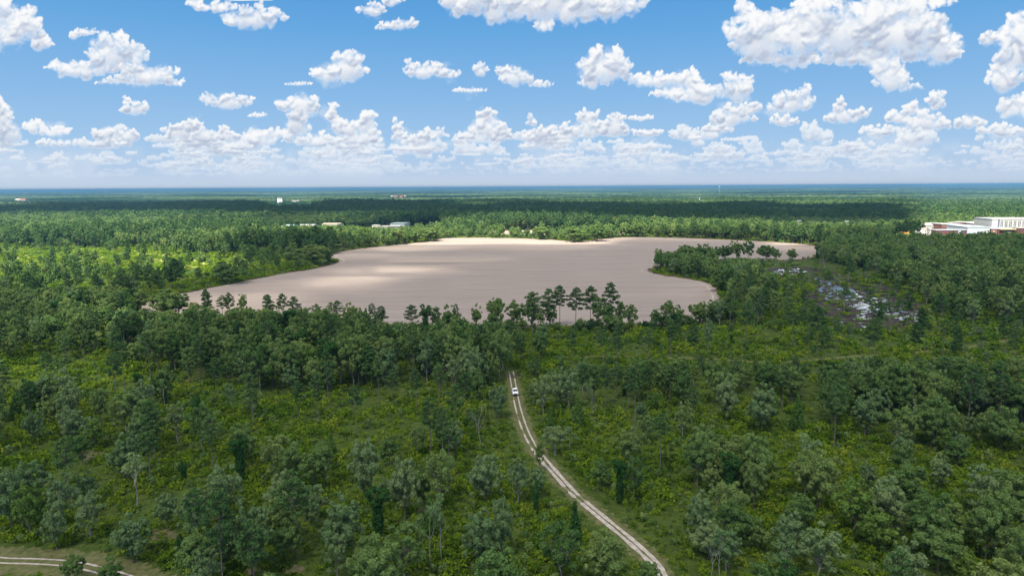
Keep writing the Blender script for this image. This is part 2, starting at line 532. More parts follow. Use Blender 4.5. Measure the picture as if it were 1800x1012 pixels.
CLEARINGS = [                                   # few or no trees, grass and low shrubs
 ([(0,430),(60,438),(160,436),(260,440),(330,452),(420,452),(420,470),(300,470),(200,462),(100,470),(-80,470),(-80,432)], 'meadow'),
 ([(-80,472),(100,474),(180,482),(240,500),(180,530),(60,520),(-80,520)], 'meadow_trees'),
 ([(-60,640),(60,632),(160,640),(230,650),(330,678),(260,700),(100,705),(-60,705)], 'glade'),
 ([(330,690),(460,690),(600,694),(880,686),(898,700),(905,780),(880,800),(700,790),(520,800),(330,780),(250,740)], 'open'),
 ([(960,590),(1100,585),(1300,590),(1500,600),(1620,590),(1860,585),(1860,655),(1600,660),(1300,652),(1100,650),(960,645)], 'trail'),
 ([(960,722),(1080,715),(1220,735),(1350,770),(1360,800),(1240,812),(1090,800),(980,790)], 'open'),
]
SPIT = [(1142,470),(1170,458),(1240,452),(1330,456),(1340,480),(1335,500),(1300,520),(1275,530),(1262,508),(1240,495),(1190,484),(1150,478)]
LOTS = [  # built or bare ground: no trees
 [(1630,404),(1700,400),(1860,398),(1860,428),(1720,426),(1690,424),(1660,420),(1625,417),(1575,413),(1575,406)],
 [(470,404),(600,402),(640,398),(780,396),(780,408),(700,410),(600,408),(500,412),(460,410)],
 [(840,406),(1110,402),(1120,413),(960,416),(840,414)],
 [(470,358.5),(540,356.5),(550,361),(470,362.5)],
]
TRACK_PX = [(1172,1030),(1150,990),(1108,950),(1062,912),(1010,868),(975,830),(945,795),(925,760),(912,722),(905,690),(902,672),(900,660),(898,652)]
GRASS_TRACK_PX = [(995,628),(1080,626),(1160,628),(1240,630),(1340,636),(1430,633),(1500,626),(1600,620),(1700,610),(1760,600),(1860,590)]
SIDE_TRACK_PX = [(-80,975),(0,984),(60,986),(120,990),(170,1000),(230,1018),(280,1040)]

FIELD_W = spline(G(FIELD), True, 5)
TRACK_W = spline(G(TRACK_PX), False, 22)
GTRACK_W = spline(G(GRASS_TRACK_PX), False, 8)
STRACK_W = spline(G(SIDE_TRACK_PX), False, 16)

def dist_line(P, L):
    """distance of points (n,2) to polyline"""
    P = np.asarray(P, float); d = np.full(len(P), 1e9)
    for a, b in zip(L[:-1], L[1:]):
        ab = b - a; t = np.clip(((P - a) @ ab) / max(ab @ ab, 1e-9), 0, 1)
        q = P - (a + t[:, None] * ab)
        d = np.minimum(d, np.hypot(q[:, 0], q[:, 1]))
    return d

# ------------------------------------------------------------------ ground
def build_ground():
    m, g, b = material("grassy_ground", 0.95, 0.1)
    geo = g.new('ShaderNodeNewGeometry'); pos = geo.outputs['Position']
    n1 = g.noise(pos, 0.035, 6.0, 0.62); n2 = g.noise(pos, 0.4, 5.0, 0.65); n3 = g.noise(pos, 2.2, 3.0, 0.6)
    c = g.ramp(n2, [(0.25, (0.016, 0.030, 0.006)), (0.45, (0.034, 0.062, 0.010)), (0.62, (0.070, 0.105, 0.018)), (0.8, (0.13, 0.13, 0.05))])
    dry = g.ramp(n3, [(0.3, (0.13, 0.085, 0.055)), (0.7, (0.22, 0.165, 0.12))])
    c = g.mix(g.math('MULTIPLY', g.range(n1, 0.60, 0.70), g.range(n2, 0.42, 0.6)), c, dry)
    c = g.mix(0.35, c, g.ramp(n3, [(0.3, (0.02, 0.035, 0.008)), (0.7, (0.12, 0.16, 0.03))]))
    g.l.new(c, b.inputs['Base Color'])
    bp = g.new('ShaderNodeBump'); bp.inputs['Strength'].default_value = 0.8; bp.inputs['Distance'].default_value = 0.6
    g.l.new(n2, bp.inputs['Height']); g.l.new(bp.outputs[0], b.inputs['Normal'])
    S = 36000.0
    me = mesh_np("ground", [(-S, -4000, 0), (S, -4000, 0), (S, S, 0), (-S, S, 0)], [[0, 1, 2, 3]])
    o = link("ground", me, m); o["kind"] = "structure"

def build_field():
    m, g, b = material("ploughed_sandy_soil", 0.95, 0.1)
    geo = g.new('ShaderNodeNewGeometry'); X, Y, Z = g.sep(geo.outputs['Position'])
    # passes of the plough run nearly across the view, bending slightly
    bend = g.math('ADD', Y, g.math('ADD', g.math('MULTIPLY', X, -0.045), g.math('MULTIPLY', g.math('SINE', g.math('MULTIPLY', X, 0.006)), 5.0)))
    st = g.noise(g.comb(g.math('MULTIPLY', X, 0.006), g.math('MULTIPLY', bend, 0.22)), 1.0, 5.0, 0.65)
    st2 = g.noise(g.comb(g.math('MULTIPLY', X, 0.02), g.math('MULTIPLY', bend, 1.1)), 1.0, 3.0, 0.6)
    big = g.noise(geo.outputs['Position'], 0.006, 4.0, 0.55)
    c = g.ramp(st, [(0.25, (0.200, 0.162, 0.140)), (0.5, (0.295, 0.248, 0.218)), (0.75, (0.385, 0.330, 0.292))])
    c = g.mix(0.42, c, g.ramp(st2, [(0.36, (0.165, 0.135, 0.115)), (0.5, (0.30, 0.25, 0.22)), (0.64, (0.42, 0.36, 0.315))]))
    c = g.mix(g.range(big, 0.35, 0.65, 0.0, 0.35), c, (0.27, 0.21, 0.18, 1))
    g.l.new(c, b.inputs['Base Color'])
    sheet("field", [tuple(p) for p in FIELD_W], 0.06, m)
    # pale wheel track round the headland and the dark bank outside it
    pale = plain("pale_sand", (0.37, 0.31, 0.27), 0.95, 0.1, var=0.15, scale=0.2)
    dark = plain("turned_brown_earth", (0.13, 0.078, 0.060), 0.95, 0.1, var=0.25, scale=0.1)
    P = np.vstack([FIELD_W, FIELD_W[:1]])
    T = np.gradient(P, axis=0); T /= np.linalg.norm(T, axis=1)[:, None]
    N = np.stack([-T[:, 1], T[:, 0]], 1)
    area = 0.5 * np.sum(P[:-1, 0] * P[1:, 1] - P[1:, 0] * P[:-1, 1])
    s = 1.0 if area > 0 else -1.0                          # N*s points inwards
    me = ribbon_mesh("path", P + N * s * 4.5, 1.5, 0.09); o = link("path", me, pale); o["kind"] = "structure"
    r2 = np.random.default_rng(3)
    wv = 3.0 + 3.0 * np.abs(np.sin(np.arange(len(P)) * 0.21)) + r2.uniform(0, 2, len(P))
    me = ribbon_mesh("terrain", P - N * s * (wv[:, None] / 2 - 0.6), wv, 0.045); o = link("terrain", me, dark); o["kind"] = "structure"

def build_tracks():
    sand = plain("white_track_sand", (0.42, 0.37, 0.335), 0.95, 0.1, var=0.25, scale=0.9)
    verge, g, b = material("worn_grass_verge", 0.95, 0.1)
    geo = g.new('ShaderNodeNewGeometry')
    n = g.noise(geo.outputs['Position'], 0.7, 5.0, 0.6)
    g.l.new(g.ramp(n, [(0.3, (0.055, 0.075, 0.022)), (0.55, (0.12, 0.125, 0.050)), (0.75, (0.20, 0.155, 0.10))]), b.inputs['Base Color'])
    for nm, L, half, wd, vw, sd in (("track", TRACK_W, 0.76, 0.72, 5.0, 1), ("track", STRACK_W, 0.85, 0.45, 9.0, 2)):
        T = np.gradient(L, axis=0); T /= np.linalg.norm(T, axis=1)[:, None]
        N = np.stack([-T[:, 1], T[:, 0]], 1)
        r = np.random.default_rng(sd)
        o = link("path", ribbon_mesh("path", L, vw + r.uniform(-1.5, 2.0, len(L)), 0.02), verge); o["kind"] = "structure"
        # both ruts, in stretches: here and there the grass has closed over them
        for side in (-1, 1):
            w = np.convolve(wd * (1 + 0.5 * r.uniform(-1, 1, len(L) + 6)), np.ones(7) / 7, 'valid')
            dd_ = np.hypot(L[:, 0], L[:, 1])[:, None]; C = L + N * side * (half if sd == 2 else np.where(dd_ < 165, 0.66, 0.80))
            if sd == 1:
                d = np.hypot(L[:, 0], L[:, 1]); w = w * np.interp(d, [110, 165, 185, 260], [1.45, 1.2, 0.75, 0.6])
            gp = np.convolve((r.random(len(L) + 4) < (0.035 if sd == 1 else 0.02)).astype(float), np.ones(5), 'valid'); w = w * (1 - 0.85 * np.minimum(gp, 1)); o = link("road", ribbon_mesh("road", C, w, 0.05), sand); o["kind"] = "structure"
    gr, g, b = material("dry_grass_trail", 0.95, 0.1)
    geo = g.new('ShaderNodeNewGeometry')
    n = g.noise(geo.outputs['Position'], 0.35, 5.0, 0.6)
    g.l.new(g.ramp(n, [(0.3, (0.10, 0.13, 0.035)), (0.5, (0.13, 0.13, 0.045)), (0.75, (0.17, 0.14, 0.075))]), b.inputs['Base Color'])
    r = np.random.default_rng(7)
    o = link("path", ribbon_mesh("path", GTRACK_W, 2.2 + r.uniform(-0.8, 1.0, len(GTRACK_W)), 0.03), gr); o["kind"] = "structure"

BARE = [(75,848,26,6),(330,766,12,4),(740,892,16,6),(1684,795,16,7),(442,1006,36,9),(300,938,34,9),(1655,762,14,4),(150,575,26,4),(160,800,26,8),(520,1000,20,8)]
def build_bare():
    m, g, b = material("bare_litter_ground", 0.95, 0.1)
    geo = g.new('ShaderNodeNewGeometry')
    n = g.noise(geo.outputs['Position'], 0.9, 5.0, 0.65)
    g.l.new(g.ramp(n, [(0.3, (0.060, 0.080, 0.026)), (0.5, (0.105, 0.098, 0.052)), (0.72, (0.165, 0.130, 0.090))]), b.inputs['Base Color'])
    rb = random.Random(31); co, fa = [], []
    for i, (px, py, rx, ry) in enumerate(BARE):
        for k in range(4):
            qx, qy = px + rb.uniform(-.6, .6) * rx, py + rb.uniform(-.6, .6) * ry
            ring = [at(qx + math.cos(a) * rx * q, qy + math.sin(a) * ry * q, 0.012 + 0.0005 * (i * 4 + k)) for a, q in ((2 * PI * j / 14, rb.uniform(0.35, 0.85)) for j in range(14))]
            b0 = len(co); co.append(tuple(np.mean(ring, 0))); co += ring
            for j in range(14): fa.append([b0, b0 + 1 + (j + 1) % 14, b0 + 1 + j])
    me = mesh_np("bare_ground", co, fa); o = link("bare_ground", me, m); o["kind"] = "structure"
build_bare()

def build_marsh():
    mud, g, b = material("dark_marsh_mud", 1.0, 0.0)
    geo = g.new('ShaderNodeNewGeometry')
    n = g.noise(geo.outputs['Position'], 0.12, 5.0, 0.6)
    g.l.new(g.ramp(n, [(0.3, (0.028, 0.024, 0.027)), (0.5, (0.060, 0.050, 0.052)), (0.58, (0.055, 0.085, 0.018)), (0.75, (0.08, 0.12, 0.025))]), b.inputs['Base Color'])
    sheet("marsh_mud", [tuple(p) for p in spline(G(MUD), True, 4)], 0.015, mud)
    wm, g, b = material("still_pond_water", 0.03, 0.5)
    b.inputs['Base Color'].default_value = (0.82, 0.84, 0.86, 1); b.inputs['Metallic'].default_value = 0.8
    b.inputs['IOR'].default_value = 2.2
    geo = g.new('ShaderNodeNewGeometry')
    n = g.noise(geo.outputs['Position'], 1.2, 2.0, 0.5)
    bp = g.new('ShaderNodeBump'); bp.inputs['Strength'].default_value = 0.02; bp.inputs['Distance'].default_value = 0.1
    g.l.new(n, bp.inputs['Height']); g.l.new(bp.outputs[0], b.inputs['Normal'])
    rnd = random.Random(9)
    co, fa = [], []
    spots = [(1381,477,17,3.2),(1372,481,8,1.5),(1392,484,10,2.2),(1402,474,7,2.4),(1412,478,9,1.3),(1388,474,8,1.8),
             (1472,507,10,1.6),(1490,509,12,1.8),(1502,512,8,1.4),(1480,515,7,1.2),(1509,521,9,1.3),
             (1525,522,14,1.6),(1545,524,9,1.3),(1555,530,10,1.6),(1535,530,12,1.8),
             (1518,536,14,1.8),(1530,541,22,3.2),(1548,543,16,2.6),(1560,540,10,2.0),(1575,546,16,2.2),(1590,548,9,1.5),
             (1500,538,9,1.4),(1488,532,7,1.0),(1475,542,6,1.4),(1520,549,12,2.4),(1517,556,9,2.6),(1526,560,10,2.2),
             (1504,560,9,1.5),(1478,567,7,2.0),(1505,568,9,1.5),(1520,574,8,1.8),(1518,580,5,1.6),(1540,565,7,1.0),(1600,553,6,1.0),(1438,490,5,0.8),(1456,495,4,0.9),(1342,477,3,2.0)]
    allp = []
    for (px, py, rx, ry) in spots:
        for k in range(5):
            allp.append((px + rnd.uniform(-1.0, 1.0) * rx, py + rnd.uniform(-1.0, 1.0) * ry, rx * rnd.uniform(0.18, 0.5), ry * rnd.uniform(0.2, 0.5)))
    for i in range(170):
        u = rnd.uniform(1440, 1615); v = 497 + (u - 1430) * 0.28 + rnd.uniform(-8, 22)
        allp.append((u, v, rnd.uniform(1.5, 5), rnd.uniform(0.3, 0.9)))
    global WATER_SPOTS
    WATER_SPOTS = [p for p in allp]
    k = 0
    for (px, py, rx, ry) in allp:
        m = 14; ring = []
        for i in range(m):
            a = 2 * PI * i / m; q = rnd.uniform(0.6, 1.25)
            ring.append(at(px + math.cos(a) * rx * q, py + math.sin(a) * ry * q, 0.03 + 0.00025 * k))
        k += 1
        c = np.mean(ring, 0); b0 = len(co); co.append(tuple(c)); co += ring
        for i in range(m): fa.append([b0, b0 + 1 + (i + 1) % m, b0 + 1 + i])
    me = mesh_np("water", co, fa)
    o = link("water", me, wm); o["kind"] = "structure"
    # bare lots and pads among the far woods
    pad = plain("concrete_and_sand_lot", (0.40, 0.37, 0.35), 0.9, 0.2, var=0.2, scale=0.05)
    lawn = plain("mown_lawn", (0.16, 0.20, 0.06), 0.95, 0.1, var=0.3, scale=0.05)
    sheet("pavement", G([(1655,424),(1690,419.5),(1760,416),(1860,417),(1860,431),(1760,428),(1700,427)]), 0.05, pad)
    sheet("pavement", G([(1600,404.5),(1630,405),(1655,411),(1662,416),(1630,414),(1600,407)]), 0.06, pad)
    sheet("lawn", G([(1575,409),(1625,410),(1690,416),(1760,413.5),(1860,413),(1860,417),(1760,416),(1690,419.5),(1640,420),(1575,413)]), 0.04, lawn)
    sheet("pavement", G([(860,405),(1060,403.5),(1110,405.5),(1105,410),(960,412.5),(860,411)]), 0.05, plain("far_sandy_field", (0.30, 0.24, 0.20), 0.95, 0.1))
    sheet("lawn", G(CLEARINGS[0][0]), 0.02, plain("meadow_grass", (0.20, 0.23, 0.055), 0.95, 0.1, var=0.4, scale=0.06))

build_ground(); build_field(); build_tracks(); build_marsh()

# ------------------------------------------------------------------ foliage materials
def leaf_material(name, stops, transl=0.28, patch=0.5):
    m = bpy.data.materials.new(name); m.use_nodes = True
    g = NT(m.node_tree); g.n.clear()
    out = g.new('ShaderNodeOutputMaterial')
    oi = g.new('ShaderNodeObjectInfo'); tn = g.new('ShaderNodeAttribute', attribute_name="tint")
    geo = g.new('ShaderNodeNewGeometry')
    pn = g.noise(g.vmath('MULTIPLY', geo.outputs['Position'], (1, 1, 0)), 0.045, 3.0, 0.6)
    f = g.math('ADD', g.math('MULTIPLY', oi.outputs['Random'], 0.55), g.math('MULTIPLY', tn.outputs['Fac'], 0.40))
    f = g.math('ADD', f, g.math('MULTIPLY', g.math('SUBTRACT', pn, 0.47), patch), clamp=True)
    c = g.ramp(f, stops)
    d = g.new('ShaderNodeBsdfDiffuse'); t = g.new('ShaderNodeBsdfTranslucent'); mx = g.new('ShaderNodeMixShader')
    g.l.new(c, d.inputs[0])
    g.l.new(g.vmath('MULTIPLY', c, (1.15, 1.25, 0.6)), t.inputs[0])
    mx.inputs[0].default_value = transl
    g.l.new(d.outputs[0], mx.inputs[1]); g.l.new(t.outputs[0], mx.inputs[2])
    g.l.new(mx.outputs[0], out.inputs[0])
    return m
LEAF = {
 'broad': leaf_material("broadleaf_foliage", [(0.08, (0.066, 0.136, 0.038)), (0.35, (0.114, 0.194, 0.058)), (0.62, (0.156, 0.234, 0.074)), (0.9, (0.212, 0.272, 0.084))]),
 'grey':  leaf_material("grey_green_foliage", [(0.1, (0.118, 0.200, 0.082)), (0.5, (0.162, 0.245, 0.106)), (0.9, (0.215, 0.285, 0.124))]),
 'pine':  leaf_material("pine_needles", [(0.1, (0.046, 0.100, 0.034)), (0.5, (0.074, 0.142, 0.045)), (0.9, (0.112, 0.176, 0.055))], 0.2),
 'vine':  leaf_material("ivy_foliage", [(0.1, (0.026, 0.078, 0.022)), (0.9, (0.050, 0.120, 0.030))]),
 'bright':leaf_material("fresh_green_foliage", [(0.1, (0.070, 0.150, 0.034)), (0.9, (0.150, 0.235, 0.050))]),
 'shrub': leaf_material("undergrowth_leaves", [(0.08, (0.032, 0.072, 0.010)), (0.35, (0.085, 0.158, 0.013)), (0.65, (0.155, 0.240, 0.017)), (0.92, (0.235, 0.285, 0.034))], patch=0.9),
}
BARK = plain("grey_brown_bark", (0.135, 0.112, 0.098), 0.9, 0.1, var=0.3, scale=1.5)
PALEBARK = plain("bleached_bark", (0.23, 0.22, 0.21), 0.85, 0.15, var=0.25, scale=1.5)
PINEBARK = plain("pine_bark", (0.15, 0.125, 0.12), 0.9, 0.1, var=0.3, scale=1.5)

# ------------------------------------------------------------------ tree shapes (unit: metres; the foot at the origin)
def tube(path, radii, sides=6):
    path = np.array(path, float); n = len(path)
    T = np.gradient(path, axis=0); T /= np.maximum(np.linalg.norm(T, axis=1), 1e-9)[:, None]
    ref = np.array([0.31, 0.95, 0.05])
    A = np.cross(T, ref); A /= np.maximum(np.linalg.norm(A, axis=1), 1e-9)[:, None]
    B = np.cross(T, A)
    an = np.linspace(0, 2 * PI, sides, endpoint=False)
    co = path[:, None, :] + (np.cos(an)[None, :, None] * A[:, None, :] + np.sin(an)[None, :, None] * B[:, None, :]) * np.array(radii)[:, None, None]
    i = np.arange(n - 1)[:, None] * sides; j = np.arange(sides)[None, :]
    f = np.stack([i + j, i + (j + 1) % sides, i + sides + (j + 1) % sides, i + sides + j], -1).reshape(-1, 4)
    return co.reshape(-1, 3), f

def join(parts):
    co, fa, k = [], [], 0
    for c, f in parts:
        co.append(c); fa.append(f + k); k += len(c)
    return np.vstack(co), np.vstack(fa)

def leaves(rg, C, Nn, size, tint, asp=0.65):
    """one rhombic leaf clump per centre, lying across its normal"""
    n = len(C)
    R = rg.normal(size=(n, 3)); T = np.cross(Nn, R); T /= np.maximum(np.linalg.norm(T, axis=1), 1e-9)[:, None]
    B = np.cross(Nn, T)
    s = np.asarray(size)[:, None]
    co = np.stack([C + T * s, C + B * s * asp, C - T * s, C - B * s * asp], 1)
    co[:, 0] += Nn * s * 0.25; co[:, 2] -= Nn * s * 0.15
    f = np.arange(4 * n).reshape(n, 4)
    return co.reshape(-1, 3), f, np.repeat(tint, 4)

def lobe_leaves(rg, lobes, per, size, up=0.35, jit=0.7):
    """lobes: (x,y,z,rx,rz) -> leaf clumps on and in them"""
    Cs, Ns, Ts, Ss = [], [], [], []
    for (x, y, z, rx, rz) in lobes:
        n = max(6, int(per * rx * rx))
        d = rg.normal(size=(n, 3)); d[:, 2] += up; d /= np.linalg.norm(d, axis=1)[:, None]
        r = 1 - 0.45 * rg.random(n) ** 2.2; r = np.where(rg.random(n) < 0.16, r * rg.uniform(1.05, 1.38, n), r)
        C = np.array([x, y, z]) + d * r[:, None] * np.array([rx, rx, rz])
        N = d + rg.normal(size=(n, 3)) * jit * 0.6; N /= np.linalg.norm(N, axis=1)[:, None]
        Cs.append(C); Ns.append(N); Ts.append(np.clip(rg.random(n) * 0.6 + rg.random() * 0.4, 0, 1)); Ss.append(size * rg.uniform(0.6, 1.35, n))
    return leaves(rg, np.vstack(Cs), np.vstack(Ns), np.concatenate(Ss), np.concatenate(Ts))

def bent(p0, p1, rg, k=5, w=0.06):
    p0, p1 = np.array(p0, float), np.array(p1, float)
    t = np.linspace(0, 1, k)[:, None]
    L = np.linalg.norm(p1 - p0)
    P = p0 + (p1 - p0) * t
    P[1:-1] += rg.normal(size=(k - 2, 3)) * L * w
    return P

def T_broad(sd, H=12.0, wide=0.36, lobes=20, lo=0.30, leaf=0.25, per=270, squash=0.8, spread=1.0, trunk_r=0.22, limbs=6, topheavy=0.0):
    rg = np.random.default_rng(sd)
    cz = H * (1 + lo) / 2; rz = H * (1 - lo) / 2; rx = H * wide
    L = []
    gold = 2.39996
    for i in range(lobes):
        t = (i + 0.5) / lobes
        zz = 1 - 2 * t
        rr = math.sqrt(1 - zz * zz); a = i * gold + rg.uniform(-0.5, 0.5)
        q = rg.uniform(0.5, 0.88) * spread
        s = rg.uniform(0.17, 0.40) * (1 + topheavy * zz); q *= rg.uniform(0.85, 1.18)
        lr = rx * s * (1.0 if zz > -0.4 else 0.8)
        L.append((math.cos(a) * rr * rx * q, math.sin(a) * rr * rx * q, cz + zz * rz * q * 0.95, lr, lr * squash))
    L.append((0, 0, cz, rx * 0.5, rx * 0.5))
    for i in range(int(lobes * 1.3)):
        d = rg.normal(size=3); d[2] = abs(d[2]) * 1.1 - 0.25; d /= np.linalg.norm(d); q = rg.uniform(0.95, 1.22)
        lr = rx * rg.uniform(0.09, 0.19)
        L.append((d[0] * rx * q, d[1] * rx * q, cz + d[2] * rz * q * 0.98, lr, lr * rg.uniform(0.7, 1.3)))
    crown = lobe_leaves(rg, L, per, leaf)
    top = np.array([rg.normal() * 0.05 * H, rg.normal() * 0.05 * H, cz + rz * 0.4])
    tk = bent((0, 0, -0.3), top, rg, 7, 0.02)
    parts = [tube(tk, np.linspace(trunk_r, trunk_r * 0.3, 7), 7)]
    for i in range(limbs):
        l = L[rg.integers(0, len(L) - 1)]
        s = tk[rg.integers(2, 5)]
        parts.append(tube(bent(s, (l[0] * 1.05, l[1] * 1.05, l[2] + l[4] * 0.5), rg, 5, 0.07), np.linspace(trunk_r * 0.5, 0.03, 5), 5))
    return crown, join(parts), H

def T_pine(sd, H=20.0, lo=0.50, wide=0.17, nb=28, leaf=0.25, per=110, clump=0.95, trunk_r=0.2, flat=0.5):
    rg = np.random.default_rng(sd)
    lean = rg.normal(size=2) * 0.015 * H
    def tp(z):
        t = z / H; return np.array([lean[0] * t * t, lean[1] * t * t, z])
    parts = [tube([tp(z) for z in np.linspace(-0.3, H * 0.97, 9)], np.linspace(trunk_r, 0.04, 9), 7)]
    L = []
    for i in range(nb):
        t = (i + rg.uniform(0, 0.8)) / nb
        z = H * (lo + (0.97 - lo) * t)
        prof = math.sin(PI * min(1, 0.22 + 0.74 * t)) ** 0.8
        ln = H * wide * prof * rg.uniform(0.6, 1.15)
        a = i * 2.4 + rg.uniform(-0.4, 0.4)
        p0 = tp(z); p1 = p0 + np.array([math.cos(a) * ln, math.sin(a) * ln, ln * rg.uniform(0.0, 0.45)])
        parts.append(tube(bent(p0, p1, rg, 4, 0.05), np.linspace(0.07, 0.02, 4), 4))
        cr = clump * rg.uniform(0.65, 1.1) * (0.75 + 0.4 * prof)
        L.append((p1[0], p1[1], p1[2] + 0.1, cr, cr * flat))
        if ln > 1.6:
            q = p0 * 0.45 + p1 * 0.55
            L.append((q[0] + rg.normal() * 0.4, q[1] + rg.normal() * 0.4, q[2] + 0.35, cr * 0.75, cr * flat * 0.7))
    t_ = tp(H * 0.97); L.append((t_[0], t_[1], t_[2], clump * 0.8, clump * 0.7))
    return lobe_leaves(rg, L, per, leaf, up=0.6, jit=1.0), join(parts), H

def T_vine(sd, H=13.0, leaf=0.32, per=110, top=True):
    rg = np.random.default_rng(sd); L = []
    x = y = 0.0
    for i in range(11):
        t = i / 10; z = H * (0.06 + 0.68 * t); x += rg.normal() * 0.12; y += rg.normal() * 0.12
        r = (1.0 + 0.5 * math.sin(PI * t)) * rg.uniform(0.75, 1.15)
        L.append((x, y, z, r, r * 1.3))
    if top:
        for i in range(9):
            a = i * 2.4; q = rg.uniform(1.2, 2.6); r = rg.uniform(0.8, 1.3)
            L.append((x + math.cos(a) * q, y + math.sin(a) * q, H * rg.uniform(0.70, 0.96), r, r * 0.8))
    parts = [tube(bent((0, 0, -0.3), (x, y, H * 0.95), rg, 7, 0.01), np.linspace(0.2, 0.05, 7), 6)]
    for i in range(5):
        l = L[-1 - i]; parts.append(tube(bent((x, y, H * 0.6), l[:3], rg, 4, 0.05), np.linspace(0.08, 0.02, 4), 4))
    return lobe_leaves(rg, L, per, leaf), join(parts), H

def T_dead(sd, H=13.0, leafy=0):
    rg = np.random.default_rng(sd); parts = []; tips = []
    def grow(p, d, ln, r, lev):
        q = p + d * ln
        P = bent(p, q, rg, 4, 0.05)
        parts.append(tube(P, np.linspace(r, r * 0.6, 4), 5))
        if lev == 0: tips.append(q); return
        for k in range(3 if lev > 1 else 2):
            e = d + rg.normal(size=3) * 0.55; e[2] = abs(e[2]) * 0.8 + 0.25; e /= np.linalg.norm(e)
            s = P[-1] if k == 0 else P[-2] * 0.6 + P[-1] * 0.4
            grow(s, e, ln * rg.uniform(0.45, 0.65), r * 0.55, lev - 1)
    grow(np.array([0, 0, -0.3]), np.array([0.03, 0.02, 1.0]), H * 0.45, 0.19, 3)
    if leafy:
        L = []
        for q in tips:
            if rg.random() < 0.75: r = rg.uniform(0.5, 1.0) * leafy; L.append((q[0], q[1], q[2], r, r * 0.7))
        cr = lobe_leaves(rg, L, 42, 0.30, jit=1.0)
    else: cr = None
    co, f = join(parts)
    return cr, (co, f), float(co[:, 2].max())

def T_cone(sd, H=8.0, wide=0.2, leaf=0.28, per=120, base=0.08):
    rg = np.random.default_rng(sd); L = []
    for i in range(26):
        t = (i + 0.5) / 26; z = H * (base + (0.93 - base) * t)
        rr = H * wide * (1 - t) ** 0.75; a = i * 2.4
        s = max(0.35, rr * 0.6)
        L.append((math.cos(a) * rr * 0.6, math.sin(a) * rr * 0.6, z, s, s * 1.2))
    return lobe_leaves(rg, L, per, leaf), tube([(0, 0, -0.2), (0, 0, H * 0.5), (0.05, 0, H * 0.9)], [0.16, 0.09, 0.03], 6), H

# kind, look words, leaf material, bark, builder
SHAPES = {
 'round_a': ('broadleaf_tree', 'broadleaf tree', 'domed mid-green', 'broad', BARK, lambda s: T_broad(s, 12, 0.32, 22, 0.20)),
 'round_b': ('broadleaf_tree', 'broadleaf tree', 'uneven dull green', 'broad', BARK, lambda s: T_broad(s, 13, 0.29, 18, 0.16, spread=1.1, topheavy=0.15)),
 'round_c': ('broadleaf_tree', 'broadleaf tree', 'wide spreading green', 'broad', BARK, lambda s: T_broad(s, 11, 0.42, 24, 0.18, squash=0.7)),
 'tall_a':  ('broadleaf_tree', 'broadleaf tree', 'narrow upright green', 'broad', BARK, lambda s: T_broad(s, 15, 0.20, 20, 0.20, spread=1.05)),
 'ragged':  ('broadleaf_tree', 'broadleaf tree', 'ragged open-crowned green', 'broad', PALEBARK, lambda s: T_broad(s, 13, 0.31, 15, 0.28, spread=1.25, limbs=11, per=190)),
 'grey_a':  ('broadleaf_tree', 'broadleaf tree', 'soft grey-green', 'grey', BARK, lambda s: T_broad(s, 11, 0.30, 22, 0.08, leaf=0.23, per=300, trunk_r=0.2)),
 'grey_b':  ('broadleaf_tree', 'broadleaf tree', 'pale grey-green pale-limbed', 'grey', PALEBARK, lambda s: T_broad(s, 12, 0.27, 16, 0.22, leaf=0.24, per=220, spread=1.2, limbs=10)),
 'bright':  ('broadleaf_tree', 'broadleaf tree', 'fresh bright green', 'bright', BARK, lambda s: T_broad(s, 9, 0.32, 18, 0.12, per=240)),
 'pine_a':  ('pine_tree', 'pine', 'long-trunked dark', 'pine', PINEBARK, lambda s: T_pine(s)),
 'pine_b':  ('pine_tree', 'pine', 'clumpy-crowned dark', 'pine', PINEBARK, lambda s: T_pine(s, 19, 0.42, 0.21, 28, clump=1.12)),
 'pine_c':  ('pine_tree', 'pine', 'thin sparse-crowned', 'pine', PINEBARK, lambda s: T_pine(s, 20, 0.58, 0.14, 20, clump=0.85)),
 'pine_d':  ('pine_tree', 'pine', 'full-crowned low-branched', 'pine', PINEBARK, lambda s: T_pine(s, 17, 0.28, 0.19, 38, clump=1.1)),
 'vine_a':  ('vine_covered_tree', 'vine-covered tree', 'dark ivy-wrapped', 'vine', BARK, lambda s: T_vine(s)),
 'vine_b':  ('vine_covered_tree', 'vine-covered tree', 'bare-topped ivy column', 'vine', BARK, lambda s: T_vine(s, 10, top=False)),
 'dead_a':  ('dead_tree', 'dead tree', 'bleached leafless', None, PALEBARK, lambda s: T_dead(s)),
 'dead_b':  ('half_bare_tree', 'half-bare tree', 'pale-limbed thin-leaved', 'grey', PALEBARK, lambda s: T_dead(s, 13, 1.25)),
 'cone':    ('conical_tree', 'conical tree', 'dense dark conical', 'vine', BARK, lambda s: T_cone(s, 8, 0.21)),
 'cone_b':  ('conical_tree', 'conical tree', 'bright green conical', 'bright', BARK, lambda s: T_cone(s, 9, 0.26)),
}
TEMPL = {}          # shape -> list of dict(crown mesh, trunk mesh, whole far mesh, height, width)
def set_tint(me, t):
    a = me.attributes.new("tint", 'FLOAT', 'POINT'); a.data.foreach_set('value', np.asarray(t, np.float32))

